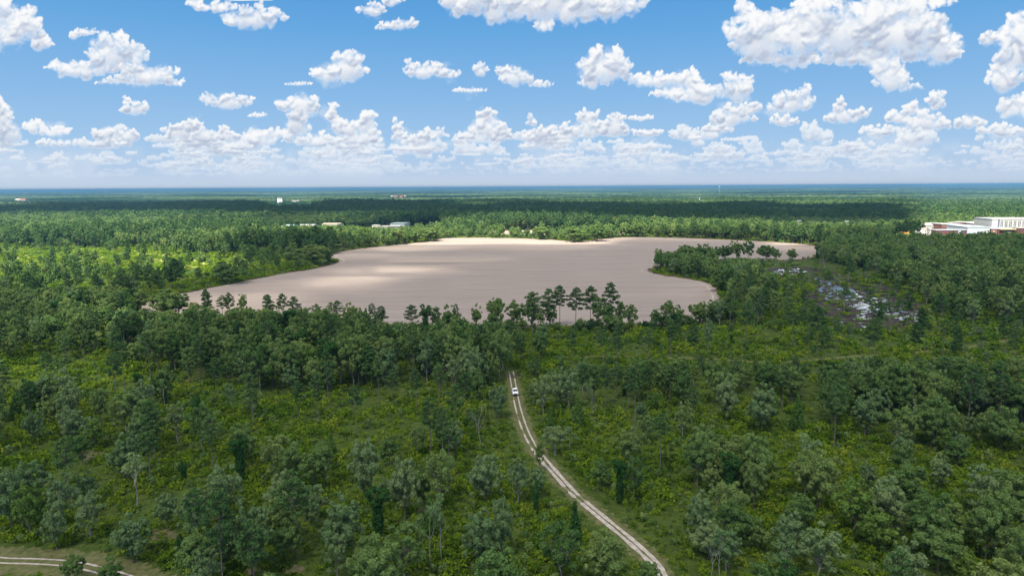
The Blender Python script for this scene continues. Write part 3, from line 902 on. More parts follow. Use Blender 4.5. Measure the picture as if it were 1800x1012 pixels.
def whole_mesh(name, cr, tr, matn, bark, keep=1.0, grow=1.0, sd=0):
    """crown and trunk in one mesh, thinned for trees far away"""
    rg = np.random.default_rng(sd)
    co_t, f_t = tr
    if cr is None:
        me = mesh_np(name, co_t, f_t); me.materials.append(bark); set_tint(me, np.zeros(len(co_t))); return me
    co, f, ti = cr
    n = len(f)
    if keep < 1.0:
        sel = rg.permutation(n)[:max(30, int(n * keep))]
        q = co.reshape(n, 4, 3)[sel]; c = q.mean(1, keepdims=True)
        co = (c + (q - c) * grow).reshape(-1, 3); ti = ti.reshape(n, 4)[sel].ravel(); f = np.arange(len(co)).reshape(-1, 4); n = len(f)
    me = mesh_np(name, np.vstack([co, co_t]), np.vstack([f, f_t + len(co)]))
    me.materials.append(LEAF[matn]); me.materials.append(bark)
    mi = np.zeros(len(me.polygons), np.int32); mi[n:] = 1
    me.polygons.foreach_set('material_index', mi)
    set_tint(me, np.concatenate([ti, np.zeros(len(co_t))]))
    return me

NVAR = {'round_a': 3, 'round_b': 3, 'round_c': 2, 'ragged': 2, 'grey_a': 2, 'grey_b': 2, 'pine_a': 3, 'pine_b': 3, 'pine_c': 2, 'pine_d': 2, 'dead_b': 2}
near_c = bpy.data.collections.new("near_shapes"); far_c = bpy.data.collections.new("far_shapes")
NEAR_IDX, FAR_IDX = {}, {}
def build_templates():
    sd = 100; ni = fi = 0
    for key, (kind, word, look, leaf, bark, fn) in SHAPES.items():
        TEMPL[key] = []
        for k in range(NVAR.get(key, 1)):
            sd += 1
            cr, tr, H = fn(sd)
            d = {'H': H}
            if cr is not None:
                me = mesh_np("crown", cr[0], cr[1]); me.materials.append(LEAF[leaf]); set_tint(me, cr[2]); d['crown'] = me
                d['W'] = float(np.ptp(cr[0][:, 0]))
            else:
                d['crown'] = None; d['W'] = float(np.ptp(tr[0][:, 0]))
            mt = mesh_np("trunk", tr[0], tr[1]); mt.materials.append(bark); d['trunk'] = mt
            TEMPL[key].append(d)
            o = bpy.data.objects.new("shape_%03d" % ni, whole_mesh("near_%03d" % ni, cr, tr, leaf, bark, 0.40, 1.4, sd)); near_c.objects.link(o)
            NEAR_IDX[(key, k)] = ni; ni += 1
            o = bpy.data.objects.new("shape_%03d" % (500 + fi), whole_mesh("far_%03d" % fi, cr, tr, leaf, bark, 0.08, 2.7, sd)); far_c.objects.link(o)
            FAR_IDX[(key, k)] = fi; fi += 1
build_templates()
# ------------------------------------------------------------------ planting plan
rng = np.random.default_rng(2024)
rnd = random.Random(77)

def hand(key, px, base, top, wpx=None, k=None):
    """a tree read off the photograph: where it stands, how high and how wide"""
    x, y, _ = at(px, base)
    d = math.hypot(x, y)
    r = ray(px, top); h = CAM_H + r[2] * d / math.hypot(r[0], r[1])
    dep = -(np.array([x, y, -CAM_H]) @ CR)[2]
    kk = rnd.randrange(len(TEMPL[key])) if k is None else k
    t = TEMPL[key][kk]
    sz = max(h, 1.5) / t['H']
    sx = sz if wpx is None else (wpx / FPX * dep) / t['W']
    return dict(key=key, k=kk, x=x, y=y, s=(sx, sx * rnd.uniform(0.9, 1.1), sz), rot=rnd.uniform(0, 6.28))

HAND = [
 # line against the near edge of the field
 ('round_c',295,562,512,58),('round_b',318,560,517,34),('tall_a',342,560,531,14),('pine_d',366,561,508,22),('pine_a',392,563,519,24),('pine_b',404,563,514,22),('tall_a',428,562,516,20),
 ('round_b',440,568,541,26),('pine_d',474,563,518,30),('pine_b',497,563,516,26),('pine_b',519,566,521,26),('pine_d',535,566,548,20),('pine_a',556,569,534,24),('pine_c',583,573,531,20),('pine_a',595,573,528,20),
 ('round_a',620,578,534,34),('cone',644,577,540,18),('pine_c',655,580,533,18),('pine_a',670,582,538,26),('round_a',702,584,566,30),('pine_b',724,583,536,26),('vine_a',750,598,536,26),('tall_a',768,596,538,24),('round_b',788,588,539,32),
 ('pine_c',802,584,534,14),('round_b',818,594,561,20),('round_b',838,580,537,24),('round_a',872,579,523,38),('round_b',908,578,530,34),('tall_a',935,590,522,24),('pine_b',936,592,513,34),('round_b',951,578,543,18),('round_b',968,577,538,24),
 ('pine_b',966,576,508,34),('pine_a',984,574,502,32),('pine_b',1012,573,506,38),('pine_b',1038,576,503,30),('tall_a',1050,578,520,24),('pine_b',1071,575,497,36),('round_b',1066,578,533,30),('ragged',1090,577,531,24),('ragged',1108,580,536,28),
 ('cone',1131,576,562,8),('tall_a',1153,573,542,14),('ragged',1172,574,530,28),('round_b',1192,573,538,24),('round_a',1228,570,530,36),('round_b',1256,562,528,26),('round_b',1281,560,530,34),
 # point of woods running out into the field
 ('vine_b',1163,468,445,14),('tall_a',1174,470,441,12),('round_a',1200,472,433,44),('round_a',1233,472,431,40),('round_c',1195,480,447,34),('round_a',1216,482,448,34),('round_a',1243,484,452,32),('round_a',1262,494,466,40),
 ('round_a',1284,503,470,46),('round_c',1268,512,484,40),('round_a',1300,515,480,36),('round_b',1260,458,434,22),('tall_a',1260,457,438,10),
 ('round_c',1274,456,433,26),('round_a',1294,458,424,30),('ragged',1315,458,424,24),('round_c',1346,456,432,30),('round_a',1363,458,438,22),('round_c',1392,457,439,22),('vine_a',1437,457,432,12),('dead_b',1447,464,432,20),
 ('round_a',1310,480,455,30),('round_b',1330,478,458,24),('round_a',1290,474,452,30),('round_a',1318,500,468,34),
 # scattered trees of the open ground
 ('dead_a',843,788,706,24),('dead_b',756,992,890,46),('dead_b',778,990,872,36),('cone',1010,950,877,30),('cone_b',1016,750,692,28),('cone_b',966,755,711,22),('bright',55,944,856,56),('grey_a',100,966,893,42),
 ('grey_a',236,988,905,66),('dead_b',240,895,803,52),('grey_b',397,917,822,66),('grey_a',445,1016,886,78),('grey_a',500,905,834,60),('grey_a',548,930,850,60),('grey_a',603,988,880,74),('grey_b',592,1020,944,44),('grey_a',642,882,776,56),
 ('grey_a',712,912,806,58),('round_b',560,862,787,58),('grey_a',848,1000,902,70),('ragged',712,1028,922,86),('grey_a',880,985,878,48),('ragged',985,1020,920,84),('round_a',1060,1030,940,80),
 ('pine_b',55,738,669,44),('pine_c',105,690,625,24),('pine_c',119,674,622,26),('pine_a',8,716,640,34),('pine_a',560,747,655,30),('pine_c',580,722,645,26),('pine_a',692,722,648,30),('pine_a',732,724,645,26),('pine_a',773,708,636,26),
 ('pine_c',222,708,600,30),('pine_a',381,706,627,30),('pine_c',445,752,655,30),('pine_d',273,805,702,46),('pine_c',265,850,757,40),('pine_a',525,742,668,28),('vine_b',347,745,680,20),('vine_a',245,715,655,20),
 ('pine_c',1160,832,724,38),('pine_a',993,706,640,30),('pine_a',941,677,625,26),('pine_a',1177,708,640,30),('pine_a',1375,722,640,34),('pine_c',1050,637,573,22),('pine_c',1060,650,578,22),('pine_c',1084,646,590,24),
 ('pine_c',1139,642,578,24),('pine_c',1178,619,560,20),('pine_b',1219,637,570,26),('grey_b',1243,623,562,22),('pine_c',1419,647,574,24),('pine_b',1446,649,570,26),('pine_c',1470,617,560,20),('pine_a',1530,646,560,28),('pine_a',1538,640,556,24),
 ('pine_b',1607,632,566,26),('pine_c',1657,627,560,22),('pine_d',1678,640,575,24),('pine_a',1776,650,570,26),('pine_a',1700,757,642,40),('pine_c',1755,752,655,34),('pine_a',1588,700,636,30),('pine_c',1290,700,630,26),
 ('grey_b',955,728,660,40),('dead_b',1042,728,668,20),('grey_a',1275,742,664,40),('round_b',840,706,650,34),('pine_c',772,724,640,28),('grey_a',876,736,676,36),
 ('grey_a',1230,958,868,56),('grey_a',1245,980,918,60),('dead_a',1251,1020,950,20),('dead_a',1263,1018,945,22),('bright',1500,938,848,78),('bright',1540,968,903,72),('round_b',1588,905,815,66),('grey_b',1440,1016,928,80),
 ('round_b',1648,1006,914,88),('grey_b',1722,905,820,60),('round_b',1775,915,826,62),('ragged',1415,876,795,76),('round_c',1322,860,772,84),('vine_a',1086,884,808,34),('ragged',1113,882,803,40),('grey_b',1275,1010,934,60),
 ('round_a',1240,835,750,70),('grey_a',1584,810,764,36),('cone_b',1400,755,688,30),('ragged',1640,760,690,44),('grey_a',1520,765,697,44),('dead_b',1400,838,765,50),('grey_b',975,800,750,44),('dead_b',1002,790,752,34),
 ('tall_a',948,832,772,22),('vine_b',941,905,830,16),('round_b',130,1024,975,44),('round_b',195,1030,982,44),('ragged',1785,1022,928,70),('bright',1700,1028,975,60),('round_c',1660,945,886,90),
 # the far bank of the field
 ('round_a',1050,424,398,40),('round_a',1012,425.5,400,44),('round_b',955,421,396,34),('round_a',757,424,398,40),('round_a',735,426,401,30),('bright',640,428,401,30),('round_a',700,430,400,34),('round_c',555,466,432,50),('round_a',575,461,438,34),('round_b',520,473,430,40),
 ('round_c',400,498,466,64),('pine_d',310,510,455,34),('pine_b',270,520,470,36),('pine_b',262,512,468,30),('pine_b',440,472,428,28),('pine_a',388,455,425,26),
]

BELT_L = [(340,562),(900,584),(896,640),(885,688),(700,694),(600,692),(460,688),(340,668),(240,625),(100,600),(-80,596),(-80,556),(120,548),(250,548)]
BELT_R = [(955,650),(1100,652),(1300,652),(1600,662),(1860,656),(1860,762),(1700,758),(1500,752),(1350,742),(1200,716),(1000,712),(950,700)]
DENSE_R = [(1436,449),(1450,424),(1540,414),(1600,420),(1700,428),(1860,432),(1900,520),(1700,530),(1640,505),(1560,478),(1470,462)]

def region_params(U, V, n1):
    """density per m2, species weights id, height factor for every candidate"""
    den = np.full(U.shape, 0.0085); sp = np.full(U.shape, 0); hf = np.full(U.shape, 1.0)
    m = (V > 700) & (U > 1230); den[m] = 0.0088; sp[m] = 1
    m = (V > 700) & (U > 985) & (U <= 1230); den[m] = 0.0068
    m = (V <= 700) & (V > 585); den[m] = 0.010; sp[m] = 2
    m = (V <= 585) & (U > 1240); den[m] = 0.009; sp[m] = 2; hf[m] = 1.05
    m = (V <= 585) & (U <= 600); den[m] = np.where(V[m] < 505, 0.0024, 0.0056); sp[m] = 3; hf[m] = 1.1
    m = (V <= 436) | ((U > 330) & (U < 590) & (V < 447)) | ((U <= 330) & (V < 430)); den[m] = 0.0145; sp[m] = 4; hf[m] = 1.2
    m = ((V > 357) & (V < 384) & (U < 830)) | ((V > 369) & (V < 397) & (U > 735) & (U < 1595)); sp[m] = 8  # darker pines put here to deepen the cloud-shadow bands by colour
    m = inside(BELT_L, U, V); den[m] = 0.021; sp[m] = 2; hf[m] = 1.08
    m = inside(BELT_R, U, V); den[m] = 0.020; sp[m] = 2; hf[m] = 1.05
    m = inside(DENSE_R, U, V); den[m] = 0.020; sp[m] = 5; hf[m] = 1.15
    for poly, kind in CLEARINGS:
        m = inside(poly, U, V)
        den[m] = {'meadow': 0.0008, 'meadow_trees': 0.0036, 'glade': 0.0028, 'open': 0.0032, 'trail': 0.0030}[kind]
        sp[m] = {'meadow': 3, 'meadow_trees': 3, 'glade': 6, 'open': 6, 'trail': 6}[kind]
    m = (U > 1400) & (U < 1640) & (V > 555) & (V < 605); den[m] = 0.004
    m = inside(MARSH, U, V); den[m] = 0.0024; sp[m] = 7
    m = inside(SPIT, U, V); den[m] = 0.010; sp[m] = 5; hf[m] = 1.1
    m = (U > 1560) & (V > 418) & (V < 433); den[m] = 0.0
    m = (V > 700); den[m] *= np.clip(1 + 1.6 * n1[m], 0.35, 1.9)
    return den, sp, hf

SPECIES = [
 dict(round_a=.10, round_b=.12, ragged=.13, grey_a=.21, grey_b=.17, pine_a=.05, pine_c=.07, vine_a=.05, vine_b=.03, dead_b=.03, cone_b=.02, bright=.02),
 dict(round_a=.16, round_b=.18, round_c=.10, ragged=.17, grey_a=.12, grey_b=.13, pine_a=.03, pine_c=.02, vine_a=.04, bright=.04, dead_b=.01),
 dict(round_a=.18, round_b=.18, tall_a=.13, ragged=.10, grey_b=.09, grey_a=.05, pine_a=.11, pine_c=.08, pine_d=.04, vine_a=.03, bright=.01),
 dict(pine_b=.28, pine_a=.20, pine_d=.20, round_a=.12, round_b=.10, grey_b=.07, round_c=.03),
 dict(round_a=.30, round_b=.22, round_c=.14, tall_a=.06, pine_d=.14, pine_b=.08, bright=.03, grey_b=.03),
 dict(round_a=.34, round_b=.20, round_c=.26, tall_a=.06, pine_d=.06, grey_b=.08),
 dict(pine_a=.30, pine_c=.26, grey_b=.12, grey_a=.10, ragged=.08, vine_b=.08, dead_b=.04, cone_b=.02),
 dict(pine_c=.36, dead_a=.26, dead_b=.28, cone_b=.10),
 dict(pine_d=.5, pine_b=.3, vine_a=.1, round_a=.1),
 dict(bright=.30, grey_b=.25, round_c=.25, ragged=.20)]

def scatter(cell, r0, r1, cap):
    xs = np.arange(-r1, r1, cell); ys = np.arange(60, r1, cell)
    X, Y = np.meshgrid(xs, ys); X = X.ravel(); Y = Y.ravel()
    X = X + rng.uniform(-0.5, 0.5, len(X)) * cell * 0.95; Y = Y + rng.uniform(-0.5, 0.5, len(Y)) * cell * 0.95
    R_ = np.hypot(X, Y)
    k = (R_ >= r0) & (R_ < r1) & (np.abs(X) < 0.90 * Y + 62)
    X, Y, R_ = X[k], Y[k], R_[k]
    uv, dep = project(np.stack([X, Y, np.zeros(len(X))], 1))
    U, V = uv[:, 0], uv[:, 1]
    # low frequency clumping
    n1 = np.sin(X * 0.045 + 1.3) * np.sin(Y * 0.038 + 0.4) + 0.6 * np.sin(X * 0.11 + Y * 0.07) * np.sin(Y * 0.13 - X * 0.05)
    den, sp, hf = region_params(U, V, n1 * 0.5)
    acc = rng.random(len(X)) < np.minimum(den * cell * cell * cap, 1.0)
    FP = [tuple(p) for p in FIELD_W]
    acc &= ~inside(FP, X, Y)
    for lot in LOTS: acc &= ~inside(lot, U, V)
    P = np.stack([X, Y], 1)
    close = acc & (R_ < 700)
    idx = np.where(close)[0]
    if len(idx):
        q = P[idx]
        bad = (dist_line(q, TRACK_W) < 4.2 + rng.random(len(q)) * 1.5) & (q[:, 1] < 246)
        bad |= (dist_line(q, STRACK_W) < 6.5)
        bad |= (dist_line(q, GTRACK_W) < 2.2)
        bad |= (dist_line(q, np.vstack([FIELD_W, FIELD_W[:1]])) < 3.5)
        acc[idx[bad]] = False
    # stands of different kind and height among the far woods
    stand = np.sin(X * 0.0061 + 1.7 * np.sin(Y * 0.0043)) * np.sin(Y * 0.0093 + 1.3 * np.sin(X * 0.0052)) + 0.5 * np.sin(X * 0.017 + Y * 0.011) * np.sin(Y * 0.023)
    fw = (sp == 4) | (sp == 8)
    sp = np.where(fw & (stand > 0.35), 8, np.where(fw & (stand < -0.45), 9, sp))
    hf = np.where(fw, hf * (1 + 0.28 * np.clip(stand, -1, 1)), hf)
    idx = np.where(acc)[0]
    return X[idx], Y[idx], U[idx], V[idx], sp[idx], hf[idx]

# the lower fringe of the field's edge, between and behind the tall ones
fr = random.Random(12); u_ = 345.0
while u_ < 1268:
    e_ = float(np.interp(u_, [340, 450, 560, 640, 740, 800, 900, 1000, 1100, 1180, 1240, 1270], [557, 564, 570, 575, 581, 581, 576, 574, 573, 571, 563, 552]))
    b_ = e_ + fr.uniform(2.5, 10); hh = fr.choice([9, 13, 18, 24, 30]) * fr.uniform(0.8, 1.15)
    if 980 < u_ < 1010 or 680 < u_ < 715: hh *= 0.45
    HAND.append((fr.choice(['round_b', 'round_a', 'ragged', 'tall_a', 'bright', 'round_b', 'grey_b', 'vine_b', 'pine_d']), u_, b_, b_ - hh, max(8, hh * fr.uniform(0.75, 1.25))))
    u_ += fr.uniform(5, 16)
TREES = [hand(*h) for h in HAND]
for t in TREES: t['hand'] = True
hx = np.array([(t['x'], t['y']) for t in TREES])
VIEW_LINES = [(t['x'], t['y']) for t in TREES if t['key'] in ('dead_a', 'dead_b', 'cone', 'cone_b', 'bright') and math.hypot(t['x'], t['y']) < 260]
def keyof(sp_i):
    d = SPECIES[sp_i]; r = rnd.random() * sum(d.values())
    for k, w in d.items():
        r -= w
        if r <= 0: return k
    return k
X, Y, U, V, SP, HF = scatter(4.6, 92, 1250, 1.0)
VEH = at(905, 693)
for x, y, u, v, sp_, hf_ in zip(X, Y, U, V, SP, HF):
    d = math.hypot(x, y)
    if d < 640 and np.min(np.hypot(hx[:, 0] - x, hx[:, 1] - y)) < (5.5 if d < 330 else 4.0): continue
    if d < 420 and 560 <= v <= 585 and 640 < u < 1270 and rnd.random() < 0.5: continue            # the edge of the field is planted by hand
    # keep the sight line to the parked truck and the hand-set trees in the open
    if y < VEH[1] and abs(x - VEH[0] * y / VEH[1]) < 5.5 and y > VEH[1] - 52: continue
    if any(hy > y > hy - 22 and abs(x - hx_ * y / hy) < 4.5 for hx_, hy in VIEW_LINES): continue
    key = keyof(sp_)
    k = rnd.randrange(len(TEMPL[key])); t = TEMPL[key][k]
    s = rnd.uniform(0.55, 1.08) * hf_
    if sp_ in (2, 4, 5) : s = rnd.uniform(0.82, 1.25) * hf_
    if key.startswith('pine'): s = rnd.uniform(0.68, 1.02) * (hf_ if hf_ > 1.1 else 1.0)
    if sp_ == 6 and not key.startswith('pine'): s *= 0.7
    if v > 560 and u < 960 and v < 600: s *= 0.75
    # the track stays in view: low trees only on its near side
    du = abs(x - np.interp(y, TRACK_W[:, 1], TRACK_W[:, 0]))
    if du < 11 and y < 238: s = min(s, 0.45 + 0.02 * du)
    hpx = TEMPL[key][k]['H'] * s * FPX / d
    cap = 1e9
    if 235 < u < 345 and 552 < v < 620: cap = max(8, v - 553 + rnd.uniform(-4, 6))
    if 345 < u < 1262 and 560 < v < 660:
        e_ = 549 if u < 640 else (573 if u < 760 else (566 if u < 900 else (576 if u < 1140 else 566)))
        cap = max(9, v - e_ + rnd.uniform(-5, 9))
    if u < 300 and v > 985: continue
    if u > 930 and 650 < v < 765: cap = max(14, v - 646 + rnd.uniform(-6, 14) + (8 if key.startswith('pine') else 0))
    if u > 960 and 575 < v <= 650 and not key.startswith('pine'): cap = 18
    if 1255 < u < 1445 and 444 < v < 506: cap = max(4, v - 457 + rnd.uniform(-1, 3))
    if u > 1560 and 430 < v < 480: cap = max(4, v - 417 + rnd.uniform(-2, 5))
    if 470 < u < 730 and 400 < v < 430: cap = max(5, v - 400 + rnd.uniform(-1, 4))
    if hpx > cap: s *= cap / hpx
    TREES.append(dict(key=key, k=k, x=x, y=y, s=(s * rnd.uniform(0.76, 1.04), s * rnd.uniform(0.76, 1.04), s * rnd.uniform(0.92, 1.1)), rot=rnd.uniform(0, 6.28)))

# ---- which ones are trees of their own: the largest in the photograph
P3 = np.array([(t['x'], t['y'], 0.5 * TEMPL[t['key']][t['k']]['H'] * t['s'][2]) for t in TREES])
uvm, dep = project(P3)
uvb, _ = project(np.concatenate([P3[:, :2], np.zeros((len(P3), 1))], 1))
for t, m, b, dp in zip(TREES, uvm, uvb, dep):
    t['u'], t['v'], t['um'], t['vm'] = b[0], b[1], m[0], m[1]
    t['size'] = TEMPL[t['key']][t['k']]['H'] * t['s'][2] / dp * FPX
    t['in'] = -10 < m[0] < 1810 and m[1] < 1015
    t['rank'] = t['size'] + (1000 if t.get('hand') else 0)
QUOTA = {'broadleaf_tree': 300, 'pine_tree': 300, 'vine_covered_tree': 80, 'dead_tree': 20, 'half_bare_tree': 40, 'conical_tree': 40}
for kind, q in QUOTA.items():
    L = sorted([t for t in TREES if SHAPES[t['key']][0] == kind and t['in'] and (math.hypot(t['x'], t['y']) < 560 or t.get('hand'))], key=lambda t: -t['rank'])
    for t in L[:q]: t['own'] = True

# ---- labels: look, then which one counted from the sandy track within a strip of the land
BANDS = [(1012, 2000, "rooted below the frame's bottom edge"), (960, 1012, "along the very bottom of the view"), (915, 960, "in the second strip from the bottom"), (872, 915, "in the third strip from the bottom"),
 (835, 872, "in the fourth strip from the bottom"), (800, 835, "in scrub well below the truck"), (765, 800, "in scrub a little below the truck"), (735, 765, "in the clearing just below the truck"),
 (705, 735, "at the clearing's far rim"), (680, 705, "in line with the parked truck"), (655, 680, "just behind the parked truck"), (635, 655, "in the belt behind the truck"),
 (615, 635, "level with the faint grass trail"), (596, 615, "just beyond the grass trail"), (583, 596, "one row short of the field"), (566, 583, "right against the field's near edge"),
 (545, 566, "level with the field's lower tip"), (515, 545, "level with the marsh ponds"), (490, 515, "level with the wooded point's shore"), (470, 490, "across the wooded point"), (450, 470, "level with the point's tip"), (300, 450, "beyond the field's far half")]
ONES = "first second third fourth fifth sixth seventh eighth ninth tenth eleventh twelfth thirteenth fourteenth fifteenth sixteenth seventeenth eighteenth nineteenth".split()
TENS = {20: ('twentieth', 'twenty'), 30: ('thirtieth', 'thirty'), 40: ('fortieth', 'forty'), 50: ('fiftieth', 'fifty')}
def ordinal(n):
    if n < 20: return ONES[n - 1]
    b = n // 10 * 10
    return TENS[b][0] if n == b else TENS[b][1] + '-' + ONES[n % 10 - 1]
def track_u(v):
    ys = [p[1] for p in TRACK_PX]; xs = [p[0] for p in TRACK_PX]
    return float(np.interp(v, ys[::-1], xs[::-1])) if v > 652 else 898.0
own = [t for t in TREES if t.get('own')]
buckets = {}
for t in own:
    bi = next(i for i, b in enumerate(BANDS) if b[0] <= t['v'] < b[1])
    side = 'left' if t['u'] < track_u(t['v']) else 'right'
    kind, word, look = SHAPES[t['key']][:3]
    t['look'] = look; t['word'] = word; t['bi'] = bi; t['side'] = side
    buckets.setdefault((bi, side, t['key'].replace('_a', '').replace('_b', '') if False else t['key']), []).append(t)
SHORT = {'round_a': 'domed green tree', 'round_b': 'uneven dull-green tree', 'round_c': 'wide spreading tree', 'tall_a': 'narrow upright tree', 'ragged': 'ragged open-crowned tree', 'grey_a': 'soft grey-green tree', 'grey_b': 'pale-limbed grey-green tree',
 'bright': 'bright green bushy tree', 'pine_a': 'long-trunked pine', 'pine_b': 'clumpy-crowned pine', 'pine_c': 'thin sparse pine', 'pine_d': 'full low-branched pine', 'vine_a': 'ivy-wrapped tree', 'vine_b': 'narrow ivy column', 'dead_a': 'bleached leafless tree',
 'dead_b': 'half-bare pale-limbed tree', 'cone': 'dark conical tree', 'cone_b': 'bright conical tree'}
for (bi, side, key), L in buckets.items():
    L.sort(key=lambda t: abs(t['u'] - track_u(t['v'])))
    for i, t in enumerate(L):
        t['label'] = "%s %s %s of the track %s" % (ordinal(i + 1), SHORT[key], side, BANDS[bi][2])
GROUPS = {'broadleaf_tree': 'broadleaf trees around the field', 'pine_tree': 'pines around the field', 'vine_covered_tree': 'vine-covered trees', 'dead_tree': 'dead trees', 'half_bare_tree': 'half-bare trees', 'conical_tree': 'conical trees'}
CATS = {'broadleaf_tree': 'tree', 'pine_tree': 'pine tree', 'vine_covered_tree': 'tree', 'dead_tree': 'dead tree', 'half_bare_tree': 'tree', 'conical_tree': 'tree'}
for t in own:
    kind = SHAPES[t['key']][0]; T = TEMPL[t['key']][t['k']]
    e = bpy.data.objects.new(kind, None); col.objects.link(e)
    e.location = (t['x'], t['y'], 0); e.rotation_euler = (0, 0, t['rot']); e.scale = t['s']; e.empty_display_size = 0.5
    tag(e, t['label'], CATS[kind], GROUPS[kind])
    tr = bpy.data.objects.new("trunk", T['trunk']); tr.parent = e; col.objects.link(tr)
    if T['crown'] is not None:
        c = bpy.data.objects.new("crown", T['crown']); c.parent = e; col.objects.link(c)

# ------------------------------------------------------------------ the mass of the woods, and the undergrowth
def instancer(name, pts, idx, rot, scl, coll, kind="stuff"):
    me = bpy.data.meshes.new(name)
    me.vertices.add(len(pts)); me.vertices.foreach_set('co', np.asarray(pts, np.float32).ravel())
    a = me.attributes.new("shape", 'INT', 'POINT'); a.data.foreach_set('value', np.asarray(idx, np.int32))
    a = me.attributes.new("turn", 'FLOAT_VECTOR', 'POINT'); r = np.zeros((len(pts), 3), np.float32); r[:, 2] = rot; a.data.foreach_set('vector', r.ravel())
    a = me.attributes.new("size", 'FLOAT_VECTOR', 'POINT'); a.data.foreach_set('vector', np.asarray(scl, np.float32).ravel())
    o = bpy.data.objects.new(name, me); col.objects.link(o); o["kind"] = kind
    t = bpy.data.node_groups.new(name + "_spread", 'GeometryNodeTree')
    t.interface.new_socket('Geometry', in_out='INPUT', socket_type='NodeSocketGeometry')
    t.interface.new_socket('Geometry', in_out='OUTPUT', socket_type='NodeSocketGeometry')
    n, l = t.nodes, t.links
    gi = n.new('NodeGroupInput'); go = n.new('NodeGroupOutput')
    ci = n.new('GeometryNodeCollectionInfo'); ci.inputs['Collection'].default_value = coll
    ci.inputs['Separate Children'].default_value = True; ci.inputs['Reset Children'].default_value = True
    iop = n.new('GeometryNodeInstanceOnPoints'); iop.inputs['Pick Instance'].default_value = True
    def attr(nm, ty):
        a = n.new('GeometryNodeInputNamedAttribute'); a.data_type = ty; a.inputs['Name'].default_value = nm
        return next(s for s in a.outputs if s.enabled and s.name == 'Attribute')
    l.new(gi.outputs[0], iop.inputs['Points']); l.new(ci.outputs[0], iop.inputs['Instance'])
    l.new(attr("shape", 'INT'), iop.inputs['Instance Index'])
    l.new(attr("turn", 'FLOAT_VECTOR'), iop.inputs['Rotation']); l.new(attr("size", 'FLOAT_VECTOR'), iop.inputs['Scale'])
    l.new(iop.outputs[0], go.inputs[0])
    md = o.modifiers.new("spread", 'NODES'); md.node_group = t
    return o

# far woods: the same trees thinner, out to 2.9 km
X2, Y2, U2, V2, SP2, HF2 = scatter(9.0, 1250, 2950, 0.80)
rest = [t for t in TREES if not t.get('own')]
nn_ = [t for t in rest if math.hypot(t['x'], t['y']) < 480]
ff_ = [t for t in rest if math.hypot(t['x'], t['y']) >= 480]
all_c = bpy.data.collections.new("wood_shapes")
for o in near_c.objects: all_c.objects.link(o)
for o in far_c.objects: all_c.objects.link(o)
NN = len(near_c.objects)
pts, idx, rot, scl = [], [], [], []
for t in nn_:
    pts.append((t['x'], t['y'], 0)); idx.append(NEAR_IDX[(t['key'], t['k'])]); rot.append(t['rot']); scl.append(t['s'])
for t in ff_:
    pts.append((t['x'], t['y'], 0)); idx.append(NN + FAR_IDX[(t['key'], t['k'])]); rot.append(t['rot']); scl.append(t['s'])
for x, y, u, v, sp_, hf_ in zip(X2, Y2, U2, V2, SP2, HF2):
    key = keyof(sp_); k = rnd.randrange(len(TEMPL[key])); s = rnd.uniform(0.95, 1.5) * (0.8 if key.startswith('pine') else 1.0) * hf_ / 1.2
    if 470 < u < 548 and 356 < v < 372: s *= 0.45
    pts.append((x, y, 0)); idx.append(NN + FAR_IDX[(key, k)]); rot.append(rnd.uniform(0, 6.28)); scl.append((s * 1.15, s * 1.15, s))
instancer("woodland", pts, idx, rot, scl, all_c)
print("trees own", len(own), "near", len(nn_), "mid", len(ff_), "far", len(X2))

# undergrowth mounds
und_c = bpy.data.collections.new("undergrowth_shapes")
for i in range(6):
    rg = np.random.default_rng(900 + i)
    L = [(0, 0, 0.25, 0.9, 0.75)]
    for j in range(4):
        a = rg.uniform(0, 6.28); q = rg.uniform(0.6, 1.3); r = rg.uniform(0.4, 0.85)
        L.append((math.cos(a) * q, math.sin(a) * q, 0.15 + rg.uniform(0, 0.8), r, r * rg.uniform(0.7, 1.3)))
    cr = lobe_leaves(rg, L, 38, 0.26, up=0.9)
    me = mesh_np("mound_%d" % i, cr[0], cr[1]); me.materials.append(LEAF['shrub']); set_tint(me, cr[2])
    und_c.objects.link(bpy.data.objects.new("mound_%d" % i, me))
for i in range(2):
    rg = np.random.default_rng(950 + i)
    cr = lobe_leaves(rg, [(0, 0, 0.6, 0.9, 0.9), (0.5, 0.3, 0.9, 0.6, 0.7)], 90, 0.24, up=0.7)
    me = mesh_np("bush_%d" % i, cr[0], cr[1]); me.materials.append(LEAF['broad']); set_tint(me, cr[2])
    und_c.objects.link(bpy.data.objects.new("mound_%d" % (6 + i), me))

